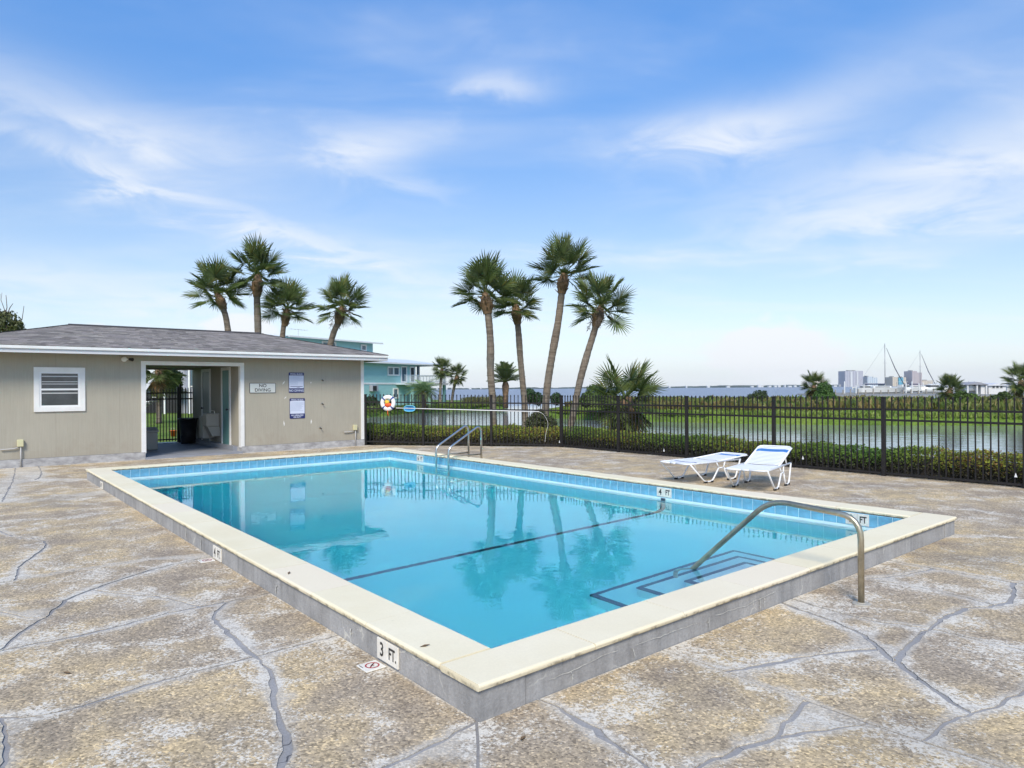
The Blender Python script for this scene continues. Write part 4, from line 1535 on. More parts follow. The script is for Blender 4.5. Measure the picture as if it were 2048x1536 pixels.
# ================================================================ PERIMETER FENCE
def fence_run(label, P0, P1, posts, lo0, lo1, h, beyond=0.0):
    """posts: list of fractions along P0-P1"""
    r_ = empty('picket_fence', (P0 + P1) / 2, label, 'fence')
    d = (P1 - P0)
    L = d.length
    X = d.normalized()
    ang = math.atan2(X.y, X.x)

    def low(f): return lo0 + (lo1 - lo0) * f
    T = lambda f, off: P0.lerp(P1, f) + Vector((-X.y, X.x, 0)) * off
    for f in posts:
        p = T(f, 0)
        me = bevel(MB().box(-.032, .032, -.032, .032, 0, h + .05).mesh('post', M['fence']), .004, 1)
        o_ = place('post', me, r_, Matrix.Translation((p.x, p.y, low(f) - .06)) @ Matrix.Rotation(ang, 4, 'Z'))
        place('post_cap', bevel(MB().box(-.038, .038, -.038, .038, h + .05, h + .07).mesh('post_cap', M['fence']), .004, 1), o_, o_.matrix_basis.copy())
    for i in range(len(posts) - 1):
        fa, fb = posts[i] + .033 / L, posts[i + 1] - .033 / L
        for z in (.055, h - .40, h - .215):
            m2 = MB()
            a, b = P0.lerp(P1, fa), P0.lerp(P1, fb)
            nx = Vector((-X.y, X.x, 0)) * .014
            za, zb = low(fa) + z, low(fb) + z
            q = []
            for pp, zz in ((a, za), (b, zb)):
                q += [Vector((pp.x, pp.y, zz - .018)) - nx, Vector((pp.x, pp.y, zz - .018)) + nx, Vector((pp.x, pp.y, zz + .018)) + nx, Vector((pp.x, pp.y, zz + .018)) - nx]
            m2.add(q, [(0, 1, 5, 4), (1, 2, 6, 5), (2, 3, 7, 6), (3, 0, 4, 7)])
            m2.build('rail', M['fence'], r_)
        n = max(1, round((fb - fa) * L / .105) - 1)
        for k in range(n):
            f = fa + (fb - fa) * (k + 1) / (n + 1)
            p = T(f, 0)
            Mx = Matrix.Translation((p.x, p.y, low(f) + .03)) @ Matrix.Rotation(ang, 4, 'Z')
            place('picket', fpk, r_, Mx)
    return r_


FH = 1.40
f_ = MB()
f_.box(-.0095, .0095, -.0095, .0095, 0, FH - .06)
f_.box(-.013, .013, -.013, .013, FH - .06, FH - .035)
f_.add([(-.013, -.013, FH - .035), (.013, -.013, FH - .035), (.013, .013, FH - .035), (-.013, .013, FH - .035), (0, 0, FH - .005)], [(0, 1, 4), (1, 2, 4), (2, 3, 4), (3, 0, 4)])
fpk = f_.mesh('fence_picket', M['fence'])
FV = 10.88
u_a, u_b = 10.77, -3.7
us_ = [10.77, 8.75, 6.72, 4.62, 2.53, 0.46, -1.6, -3.7]
posts = [(u_a - q) / (u_a - u_b) for q in us_]
fence_run('long dark picket fence running along the pool deck towards the lagoon hedge', UV(u_a, FV), UV(u_b, FV), posts, 0.0, 0.0, FH)
PA, PB = UV(15.20, 7.30), UV(10.80, 10.92)
fence_run('short dark picket fence from the pool house corner, with the life ring', PA, PB, [0.006, .31, .655, .994], 0.06, 0.0, FH)

# white tags on the fence foot
for i, (x, y, lb) in enumerate(((1118, 883, 'small white pennant tag at the fence corner post'), (1327, 900, 'small white pennant tag in the hedge behind the flat lounger'),
                                (1605, 915, 'small white pennant tag on the hedge right of the raised lounger'), (2031, 950, 'small white pennant tag at the right edge of the fence'))):
    a, b = _un(x, y)
    k = a / FPX
    o0 = UV(0, FV - .05)
    t_ = -(o0.x - k * o0.y) / (UX - k * UY)
    p = UV(t_, FV - .03)
    z = CAM_H - b * p.y / FPX
    m_ = MB()
    Xd = uV3 * .02
    m_.add([p - Xd + ZU * (z - .035), p + Xd + ZU * (z - .035), p + Xd * .1 + ZU * (z + .035), p - Xd - vV3 * .004 + ZU * (z - .035), p + Xd - vV3 * .004 + ZU * (z - .035), p + Xd * .1 - vV3 * .004 + ZU * (z + .035)],
           [(0, 1, 2), (3, 5, 4), (0, 3, 4, 1), (1, 4, 5, 2), (2, 5, 3, 0)])
    tag(m_.build('pennant_tag', M['whiteplastic']), lb, 'tag', 'white tags along the fence')

# ---------------------------------------------------------------- life ring, net pole on the fence
dF = (PB - PA).normalized()
nF = Vector((dF.y, -dF.x, 0))
if nF.y > 0: nF = -nF


def on_fence(x, y, off):
    a, b = _un(x, y)
    k = a / FPX
    o0 = PA + nF * off
    t_ = -(o0.x - k * o0.y) / (dF.x - k * dF.y)
    p = o0 + dF * t_
    return Vector((p.x, p.y, CAM_H - b * p.y / FPX))


ring_c = on_fence(776, 806, .07)
rg = empty('life_ring', ring_c - ZU * .24, 'white life ring with dark bands hanging on the picket fence', 'life ring')
R0, r0_ = .168, .062
m_ = MB()
nn, kk = 40, 12
vs = []
for i in range(nn):
    a = 2 * math.pi * i / nn
    cdir = dF * math.cos(a) + ZU * math.sin(a)
    for j in range(kk):
        b = 2 * math.pi * j / kk
        vs.append(ring_c + cdir * (R0 + r0_ * math.cos(b)) + nF * (r0_ * .8 * math.sin(b)))
m_.add(vs, [(i * kk + j, i * kk + (j + 1) % kk, ((i + 1) % nn) * kk + (j + 1) % kk, ((i + 1) % nn) * kk + j) for i in range(nn) for j in range(kk)])
m_.build('buoy', M['whiteplastic'], rg, True)
for q in (45, 135, 225, 315):
    m_ = MB()
    vs = []
    for i in range(3):
        a = R(q - 7 + 7 * i)
        cdir = dF * math.cos(a) + ZU * math.sin(a)
        for j in range(kk):
            b = 2 * math.pi * j / kk
            vs.append(ring_c + cdir * (R0 + (r0_ + .004) * math.cos(b)) + nF * ((r0_ * .8 + .004) * math.sin(b)))
    m_.add(vs, [(i * kk + j, i * kk + (j + 1) % kk, (i + 1) * kk + (j + 1) % kk, (i + 1) * kk + j) for i in range(2) for j in range(kk)])
    m_.build('band', M['blue_dark'], rg, True)


def blob(c, rx, ry, rz, seed, n=10, amp=.25):
    m2 = MB()
    vs = [c + ZU * rz]
    for i in range(1, n):
        for j in range(2 * n):
            a, b = math.pi * i / n, math.pi * j / n
            q = 1 + amp * mnoise.noise((3 * math.sin(a) * math.cos(b) + seed, 3 * math.sin(a) * math.sin(b), 3 * math.cos(a)))
            vs.append(c + dF * (rx * q * math.sin(a) * math.cos(b)) + nF * (ry * q * math.sin(a) * math.sin(b)) + ZU * (rz * q * math.cos(a)))
    vs.append(c - ZU * rz)
    fs = [(0, 1 + j, 1 + (j + 1) % (2 * n)) for j in range(2 * n)]
    for i in range(n - 2):
        for j in range(2 * n):
            a0, a1 = 1 + i * 2 * n + j, 1 + i * 2 * n + (j + 1) % (2 * n)
            fs.append((a0, a0 + 2 * n, a1 + 2 * n, a1))
    last = len(vs) - 1
    fs += [(last, last - 2 * n + (j + 1) % (2 * n), last - 2 * n + j) for j in range(2 * n)]
    return m2.add(vs, fs)


tb = empty('throw_rope_bag', ring_c - ZU * .13, 'orange rope bag with yellow rope inside the life ring', 'rope bag')
blob(ring_c + ZU * -.055 + dF * .01 + nF * .02, .10, .05, .06, 1).build('bag', M['ringred'], tb, True)
blob(ring_c + ZU * .025 - dF * .02 + nF * .02, .065, .045, .055, 4, amp=.5).build('rope_coil', M['yellow'], tb, True)
MB().tube([ring_c + nF * .03 - ZU * .1, ring_c + nF * .03 - ZU * .30, ring_c + nF * .02 - ZU * .36 + dF * .02], .012, 8).build('rope_tail', M['orange'], tb, True)

pl = empty('pool_net_pole', on_fence(790, 817, .05), 'long white pole with blue leaf net hung along the picket fence', 'net pole')
pa, pb = on_fence(792, 816, .055), on_fence(1078, 823.5, .055)
MB().tube([pa, pb], .0125, 10).build('pole', M['whiteplastic'], pl, True)
nc = on_fence(819, 817, .065)
n = 22
loop = [nc + dF * (.165 * math.copysign(abs(math.cos(2 * math.pi * k / n)) ** .7, math.cos(2 * math.pi * k / n))) + ZU * (.082 * math.copysign(abs(math.sin(2 * math.pi * k / n)) ** .75, math.sin(2 * math.pi * k / n))) for k in range(n + 1)]
MB().tube(loop, .011, 8, False).build('net_frame', M['aqua'], pl, True)
m_ = MB()
cen = nc - nF * .05
m_.add([cen] + [q for q in loop[:-1]], [(0, 1 + k, 1 + (k + 1) % n) for k in range(n)])
m_.build('net', M['netblue'], pl)
hs = [pb, on_fence(1086, 828, .05), on_fence(1093, 838, .04), on_fence(1096, 850, .04), on_fence(1092, 866, .04), on_fence(1090, 884, .04)]
tag(MB().tube([Vector(p) for p in spline(hs, .05)], .0035, 6).build('white_cord', M['whiteplastic']), 'thin white cord hanging from the end of the net pole', 'cord')

# ================================================================ LOUNGERS
def lounger(label, p0, ang, back_deg, blues):
    """p0: centre of the foot end on the deck; ang: heading of the long axis"""
    X = Vector((math.cos(ang), math.sin(ang), 0))
    Y = Vector((-X.y, X.x, 0))
    z0 = 0.007

    def P(x, y, z): return p0 + X * x + Y * y + ZU * (z + z0)
    r_ = empty('chaise_lounge', P(.82, 0, 0), label, 'lounger', 'white strap loungers on the pool deck')
    SZ, hw, hinge = .335, .305, .84
    rt = .0135
    # seat frame loop: foot bend turns down a little
    for s in (-1, 1):
        MB().tube(bent([P(.0, s * hw * .2, SZ), P(0, s * hw, SZ), P(1.40, s * hw, SZ)], .09), rt, 10).build('side_rail', M['whiteplastic'], r_, True)
    MB().tube([P(0, -hw * .2, SZ), P(0, hw * .2, SZ)], rt, 10).build('foot_rail', M['whiteplastic'], r_, True)
    # trapezoid legs, two a side
    for s in (-1, 1):
        y = s * (hw + .012)
        zl = SZ * .68
        for (xa, za, x1, x2, xb, zb) in ((.05, SZ, .42, .61, .78, zl), (.92, zl, 1.03, 1.23, 1.37, SZ)):
            o = MB().tube(bent([P(xa, y, za), P(x1, y, .02), P(x2, y, .02), P(xb, y, zb)], .06), rt, 10).build('leg', M['whiteplastic'], r_, True)
            for xx in (x1 + .02, x2 - .02):
                MB().box(xx - .03, xx + .03, -.018, .018, .0, .03, lambda a, b, c: P(a, y + b, c)).build('foot_pad', M['rubber'], o)
        MB().tube([P(.78, y, zl), P(.92, y, zl)], rt * .95, 8).build('brace', M['whiteplastic'], r_, True)
        for xa, xb in ((.79, .73), (.91, .97)):
            MB().tube([P(xa, y, zl), P(xb, y - s * .012, SZ)], rt * .9, 8).build('strut', M['whiteplastic'], r_, True)
    # back frame
    ca, sa = math.cos(R(back_deg)), math.sin(R(back_deg))
    BL = .84

    def Q(x, y, z): return P(hinge + x * ca - z * sa, y, SZ + x * sa + z * ca)
    bw = hw - .035
    MB().tube(bent([Q(0, -bw, 0), Q(BL, -bw, 0), Q(BL, bw, 0), Q(0, bw, 0)], .10), rt, 10).build('back_frame', M['whiteplastic'], r_, True)
    MB().tube(bent([Q(BL * .45, -bw, 0), P(hinge + BL * .55, -bw, SZ - .02 if back_deg < 8 else SZ - .03), P(hinge + BL * .55, bw, SZ - .02 if back_deg < 8 else SZ - .03), Q(BL * .45, bw, 0)], .03), rt * .8, 8).build('back_prop', M['whiteplastic'], r_, True)

    def straps(n, x0, x1, fn, w_, half, tagb):
        for i in range(n):
            x = x0 + (x1 - x0) * (i + .5) / n
            m2 = MB()
            ys = np.linspace(-half - .016, half + .016, 7)
            hwid = w_ / 2
            t_ = []
            for y in ys:
                f = 1 - (y / half) ** 2
                z = .016 - .012 * max(0, f)
                if abs(y) > half: z = -.006
                t_ += [fn(x - hwid, y, z), fn(x + hwid, y, z), fn(x + hwid, y, z - .003), fn(x - hwid, y, z - .003)]
            fs = []
            for k in range(6):
                for j in range(4):
                    fs.append((k * 4 + j, k * 4 + (j + 1) % 4, (k + 1) * 4 + (j + 1) % 4, (k + 1) * 4 + j))
            m2.add(t_, fs)
            c = M['blue_strap'] if (tagb, i) in blues else (M['blue_dark'] if (tagb, i, 'd') in blues else M['whiteplastic'])
            o = m2.build('strap', c, r_, True)
            if c is not M['whiteplastic']: o['label'] = 'blue vinyl strap'
    straps(14, .05, hinge - .01, lambda x, y, z: P(x, y, SZ + z), .047, hw, 's')
    straps(14, .02, BL - .03, Q, .050, bw, 'b')


vh = math.atan2(VY, VX)
lounger('white strap lounger lying almost flat, left of the two by the fence', UV(4.44, 7.36), vh - R(4), 4,
        {('b', 11), ('b', 10), ('s', 4, 'd')})
lounger('white strap lounger with raised back and blue head straps, right of the two', UV(3.11, 7.36), vh + R(14), 17,
        {('b', 10), ('b', 11)})

# ================================================================ PALMS
def fan_mesh(seed, nseg=26, Lp=.66, Rb=.62, dead=False):
    """costapalmate fan frond: stalk along +x, blade of narrow folded segments"""
    rr = random.Random(seed)
    m_ = MB()
    dr = rr.uniform(.06, .20)

    def stalk(t): return Vector((Lp * t, 0, -dr * .5 * t * t))
    base = (1, 1, 1, 1) if dead else (1.5, 1.35, 1.1, 1)
    m_.tube([stalk(t) for t in (0, .33, .66, 1)], [.022, .014, .011, .009], 4, col=base)
    hub = stalk(1)
    spread = R(rr.uniform(112, 138))
    fold = rr.uniform(.10, .32)
    for i in range(nseg):
        f = (i + .5) / nseg * 2 - 1
        phi = f * spread + rr.uniform(-.03, .03)
        # inner segments leave from along the costa
        h = hub + Vector((.20 * Rb * (1 - abs(f)) ** 1.2, 0, -.05 * (1 - abs(f))))
        L = Rb * (1.02 - .34 * abs(f) ** 2.2) * rr.uniform(.88, 1.08)
        d = Vector((math.cos(phi), math.sin(phi), 0))
        wv = Vector((-math.sin(phi), math.cos(phi), 0))
        w_ = L * spread / nseg * .43
        tipd = rr.uniform(.04, .22) * L * (2.6 if dead else 1)
        up = fold * abs(math.sin(phi)) * L
        P = []
        for (t, ww) in ((0.0, .12), (.42, 1.0), (.72, .62), (1.0, .05)):
            z = up * t - tipd * max(0, t - .35) ** 2 / .42
            c_ = h + d * (L * t) + ZU * z
            P.append((c_ - wv * w_ * ww, c_ + ZU * (-.018 if t < .8 else 0), c_ + wv * w_ * ww))
        g = rr.uniform(.70, 1.30)
        yl = rr.random() < .05
        col = (g * (1.6 if yl else 1), g * (1.15 if yl else 1), g * .95, 1)
        vs, fs = [], []
        for a, b, c in P: vs += [a, b, c]
        for k in range(3):
            for j in range(2):
                fs.append((k * 3 + j, k * 3 + j + 1, (k + 1) * 3 + j + 1, (k + 1) * 3 + j))
        m_.add(vs, fs, col)
    return m_.mesh('fan_frond', M['deadfrond'] if dead else M['frond'])


FANS = [fan_mesh(k) for k in range(7)]
DEADS = [fan_mesh(50 + k, 22, .55, .6, True) for k in range(3)]


def frond_matrix(p, az, el, roll, sc):
    d = Vector((math.cos(az) * math.cos(el), math.sin(az) * math.cos(el), math.sin(el)))
    side = Vector((-math.sin(az), math.cos(az), 0))
    up = d.cross(side)
    if up.z < 0 and el < R(80): up = -up; side = -side
    q = Matrix(((d.x, side.x, up.x), (d.y, side.y, up.y), (d.z, side.z, up.z)))
    if q.determinant() < 0: q = Matrix(((d.x, -side.x, up.x), (d.y, -side.y, up.y), (d.z, -side.z, up.z)))
    return Matrix.Translation(p) @ (q @ Matrix.Rotation(roll, 3, 'X')).to_4x4() @ Matrix.Scale(sc, 4)


def seed_stalk(p, az, L, rr):
    m_ = MB()
    d = Vector((math.cos(az), math.sin(az), 0))
    pts = [p + d * (L * .55 * t) + ZU * (.25 * t * L - L * .95 * t * t) for t in np.linspace(0, 1, 6)]
    m_.tube(pts, .008, 4)
    for k in range(46):
        t = rr.uniform(.35, 1)
        q = p + d * (L * .55 * t) + ZU * (.25 * t * L - L * .95 * t * t)
        e_ = q + Vector((rr.uniform(-.18, .18), rr.uniform(-.18, .18), rr.uniform(-.30, .02)))
        m_.tube([q, e_], [.006, .003], 3)
        for _ in range(2):
            c_ = q.lerp(e_, rr.uniform(.4, 1))
            m_.add([c_ + Vector((.018, 0, 0)), c_ + Vector((-.009, .015, 0)), c_ + Vector((-.009, -.015, 0)), c_ + ZU * .024, c_ - ZU * .02], [(0, 1, 3), (1, 2, 3), (2, 0, 3), (1, 0, 4), (2, 1, 4), (0, 2, 4)])
    return m_


def sabal(label, trunk_pts, r0_, r1_, crown_sc, n, seed, group=None, lowest=-35, boots=1.0, dead=0, seeds=0, hi=86, name='cabbage_palm'):
    rr = random.Random(seed)
    P = [Vector(p) for p in spline(trunk_pts, .14)]
    root = empty(name, P[0], label, 'palm tree', group)
    m = len(P)
    rad = []
    bulge = rr.uniform(.55, .75)
    for i in range(m):
        t = i / (m - 1)
        r = r0_ + (r1_ - r0_) * t
        r *= .68 * (1 + .10 * math.exp(-((t - bulge) / .10) ** 2) + .25 * math.exp(-t / .04) + .04 * mnoise.noise((seed, t * 9, 0)) + (.035 if i % 2 else -.02) + rr.uniform(-.02, .02))
        rad.append(r)
    MB().tube(P, rad, 14).build('trunk', M['trunk'], root, True)
    top = P[-1]
    ax = (P[-1] - P[-3]).normalized()
    # old leaf bases under the crown
    bm_ = MB()
    nb = int(46 * boots)
    for k in range(nb):
        t = k / nb
        a = k * 2.399 + rr.uniform(-.2, .2)
        zc = top + ax * (-.42 * boots + t * .70)
        d = Vector((math.cos(a), math.sin(a), 0))
        s_ = Vector((-math.sin(a), math.cos(a), 0))
        r = r1_ * (.85 + .60 * math.sin(math.pi * min(1, t + .1)))
        L = rr.uniform(.16, .32)
        out_ = rr.uniform(.25, .8)
        w_ = rr.uniform(.035, .055)
        a0 = zc + d * r * .6
        e_ = a0 + d * (L * out_) + ax * (L * rr.uniform(.5, 1.0))
        nrm = d * .02
        bm_.add([a0 - s_ * w_, a0 + s_ * w_, e_ + s_ * w_ * .5, e_ - s_ * w_ * .5, a0 - s_ * w_ - nrm - ax * .05, a0 + s_ * w_ - nrm - ax * .05, e_ + s_ * w_ * .4 - nrm, e_ - s_ * w_ * .4 - nrm],
                [(0, 1, 2, 3), (4, 7, 6, 5), (0, 4, 5, 1), (1, 5, 6, 2), (2, 6, 7, 3), (3, 7, 4, 0)])
    bm_.tube([top - ax * .45 * boots, top + ax * .0, top + ax * .42], [r1_ * .80, r1_ * 1.25, r1_ * .55], 12)
    b_ = bm_.build('leaf_bases', M['boot'], root)
    b_['kind'] = 'stuff'
    c0 = top + ax * .34 * min(1, crown_sc)
    for k in range(n):
        t = (k + .5) / n
        az = k * 2.39996 + rr.uniform(-.25, .25)
        el = R(hi - (hi - lowest) * t ** 1.05 + rr.uniform(-9, 9))
        sc = crown_sc * rr.uniform(.86, 1.10) * (1.10 if t < .4 else 1)
        place('frond', FANS[rr.randrange(7)], root, frond_matrix(c0 + ax * (.14 * (1 - t) - .06), az, el, rr.uniform(-.9, .9), sc))
    for k in range(dead):
        az = rr.uniform(0, 6.28)
        place('dead_frond', DEADS[k % 3], root, frond_matrix(c0 - ax * .2, az, R(rr.uniform(-75, -45)), rr.uniform(-.6, .6), crown_sc * .85))
    for k in range(seeds):
        seed_stalk(c0, k * 2.1 + .4 + seed, crown_sc * rr.uniform(.95, 1.25), rr).build('seed_stalk', M['bark'], root)
    return root


def trunk_px(pts, Y, zbase):
    P = [W(x, y, Y) for x, y in pts]
    b = P[0].copy()
    b.z = zbase
    P[0] = b
    return P


GC = 'tall palms between the deck and the lagoon'
sabal('tall palm with full round crown, leftmost of the four by the lagoon', trunk_px([(988, 860), (985, 800), (981, 740), (981, 690), (978, 645), (973, 606)], 28.0, -.15), .21, .215, 1.14, 28, 1, GC, -16)
sabal('slimmer palm leaning into its left neighbour, second of the four by the lagoon', trunk_px([(1052, 860), (1049, 805), (1041, 720), (1037, 665), (1033, 628)], 29.5, -.15), .20, .185, 1.0, 27, 2, GC, -32)
sabal('tallest palm with leaning trunk, third of the four by the lagoon', trunk_px([(1090, 860), (1091, 820), (1095, 770), (1104, 712), (1116, 645), (1123, 590), (1126, 566)], 28.5, -.15), .235, .205, 1.18, 26, 3, GC, -10)
sabal('most leaning palm with hanging seed stalks, rightmost of the four by the lagoon', trunk_px([(1138, 866), (1144, 840), (1159, 766), (1174, 710), (1187, 668), (1197, 632)], 27.0, -.15), .20, .185, 1.02, 27, 4, GC, -28, seeds=4)
GB = 'palms rising behind the pool house'
sabal('bushy palm leaning left behind the pool house roof, leftmost of four', trunk_px([(475, 800), (456, 662), (446, 616), (441, 602)], 33, -.12), .22, .19, 1.22, 29, 5, GB, -18)
sabal('tallest straight palm rising behind the pool house ridge', trunk_px([(517, 800), (516, 666), (514, 600), (515, 566)], 33, -.12), .21, .22, 1.22, 30, 6, GB, -28, boots=1.5)
sabal('shortest palm behind the pool house roof, third from left', trunk_px([(552, 800), (565, 673), (570, 646), (572, 634)], 33.5, -.12), .20, .18, 1.06, 27, 7, GB, -20)
sabal('right leaning palm with hanging seed stalks behind the pool house', trunk_px([(625, 800), (661, 688), (675, 648), (680, 630)], 33, -.12), .22, .20, 1.08, 28, 8, GB, -28, seeds=4)
# stout young palm by the fence
sabal('stout bushy young palm right behind the fence and hedge', trunk_px([(1253, 876), (1254, 855), (1254, 838), (1253, 820)], 21.5, -.15), .27, .28, .92, 42, 9, None, -72, boots=2.2, dead=2, hi=64)
# small palms farther off
GF = 'small palms in the distance'
sabal('distant fan palm at the right end of the teal house porch', trunk_px([(880, 800), (881, 775), (883, 745)], 76, -.15), .22, .2, .98, 34, 10, GF, -60, name='fan_palm')
sabal('distant fan palm leaning right beyond the teal house porch', trunk_px([(903, 800), (907, 780), (913, 758)], 78, -.15), .24, .22, 1.02, 34, 11, GF, -60, name='fan_palm')
sabal('distant bushy palm on the far bank left of the towers', trunk_px([(1630, 806), (1629, 792), (1628, 779)], 56, -.1), .2, .2, .86, 34, 12, GF, -75, dead=5, name='fan_palm')
sabal('distant round palm on the far bank in front of the marina', trunk_px([(1898, 808), (1898, 797), (1899, 787)], 52, -.1), .2, .2, .84, 34, 13, GF, -40, name='fan_palm')
sabal('distant palm at the right edge beside the white buildings', trunk_px([(2040, 808), (2041, 790), (2042, 772)], 50, -.1), .2, .2, .98, 34, 14, GF, -60, dead=2, name='fan_palm')
# palm seen through the breezeway
sabal('yellowing palm with dead fronds seen through the breezeway', trunk_px([(318, 830), (318, 790), (318, 752)], 36, -.12), .2, .2, 1.2, 36, 15, None, -75, dead=10)


def pinnate_mesh(seed, L=1.6, col=(1, 1, 1), droop=.5):
    rr = random.Random(seed)
    m_ = MB()

    def ra(t): return Vector((L * t * (1 - .10 * t), 0, L * (.18 * t - droop * t * t)))
    m_.tube([ra(t) for t in np.linspace(0, 1, 7)], [.03, .026, .022, .018, .013, .009, .004], 4, col=(1.3, 1.2, 1, 1))
    n = 30
    for i in range(n):
        t = .14 + .86 * i / n
        p = ra(t)
        ll = L * .30 * math.sin(math.pi * min(1, .18 + .8 * t)) + .08
        for s in (-1, 1):
            d = Vector((.62, s * .78, .30 + rr.uniform(-.1, .1))).normalized()
            w_ = Vector((.018, 0, .0)) * (L / 1.6)
            q = p + d * ll
            mid = p + d * ll * .5 + ZU * .02
            g = rr.uniform(.75, 1.25)
            m_.add([p - w_, p + w_, mid + w_, mid - w_, q - ZU * .05], [(0, 1, 2, 3), (3, 2, 4)], (g * col[0], g * col[1], g * col[2], 1))
    return m_.mesh('feather_frond', M['frond'])


def feather_palm(label, base, top, r_, sc, n, seed, col, lo=-15, hi=80, droop=.5):
    rr = random.Random(seed)
    root = empty('date_palm', base, label, 'palm tree', 'feather palms by the water')
    MB().tube([base, base.lerp(top, .5), base.lerp(top, .85), top], [r_ * 1.0, r_ * 1.05, r_ * 1.35, r_ * .9], 12).build('trunk', M['boot'], root, True)
    mes = [pinnate_mesh(seed * 10 + k, 1.6, col, droop) for k in range(3)]
    for k in range(n):
        t = (k + .5) / n
        place('frond', mes[k % 3], root, frond_matrix(top, k * 2.4 + rr.uniform(-.2, .2), R(hi - (hi - lo) * t ** 1.1 + rr.uniform(-6, 6)), rr.uniform(-.2, .2), sc * rr.uniform(.9, 1.08)))


bp_ = W(1011, 800, 66); bp_.z = -.3
feather_palm('feather palm with bulbous trunk on the lagoon mouth between the tall trunks', bp_, W(1011, 764, 66), .26, 1.35, 34, 3, (1, 1, 1), -4, 86, .25)
bp_ = W(846, 812, 62); bp_.z = -.15
feather_palm('grey green drooping feather palm in front of the teal house', bp_, W(846, 785, 62), .3, 1.0, 34, 5, (1.7, 1.9, 2.6), -45, 75, .8)

# ================================================================ HEDGE, BUSHES, SCRUB
def leaf_mesh(pts, nrm, size, cols, name, mtl, asp=.55):
    """many small leaf faces as one mesh (numpy)"""
    n = len(pts)
    a = RNG.normal(size=(n, 3))
    t = np.cross(nrm, a)
    t /= np.linalg.norm(t, axis=1)[:, None] + 1e-9
    b = np.cross(nrm, t)
    s = (size * RNG.uniform(.7, 1.3, n))[:, None]
    V = np.empty((n, 4, 3))
    V[:, 0] = pts - t * s
    V[:, 1] = pts - b * s * asp + nrm * s * .15
    V[:, 2] = pts + t * s
    V[:, 3] = pts + b * s * asp + nrm * s * .15
    me = bpy.data.meshes.new(name)
    me.vertices.add(n * 4)
    me.vertices.foreach_set('co', V.reshape(-1).astype(np.float32))
    me.loops.add(n * 4)
    me.loops.foreach_set('vertex_index', np.arange(n * 4, dtype=np.int32))
    me.polygons.add(n)
    me.polygons.foreach_set('loop_start', np.arange(0, n * 4, 4, dtype=np.int32))
    me.polygons.foreach_set('loop_total', np.full(n, 4, np.int32))
    at = me.color_attributes.new('Col', 'FLOAT_COLOR', 'POINT')
    c = np.ones((n, 4, 4), np.float32)
    c[:, :, :3] = cols[:, None, :]
    at.data.foreach_set('color', c.reshape(-1))
    me.materials.append(mtl)
    me.update(calc_edges=True)
    me.validate()
    return me


def vnoise(P, s, off=0.0):
    return np.array([mnoise.noise((p[0] * s + off, p[1] * s, p[2] * s)) for p in P])


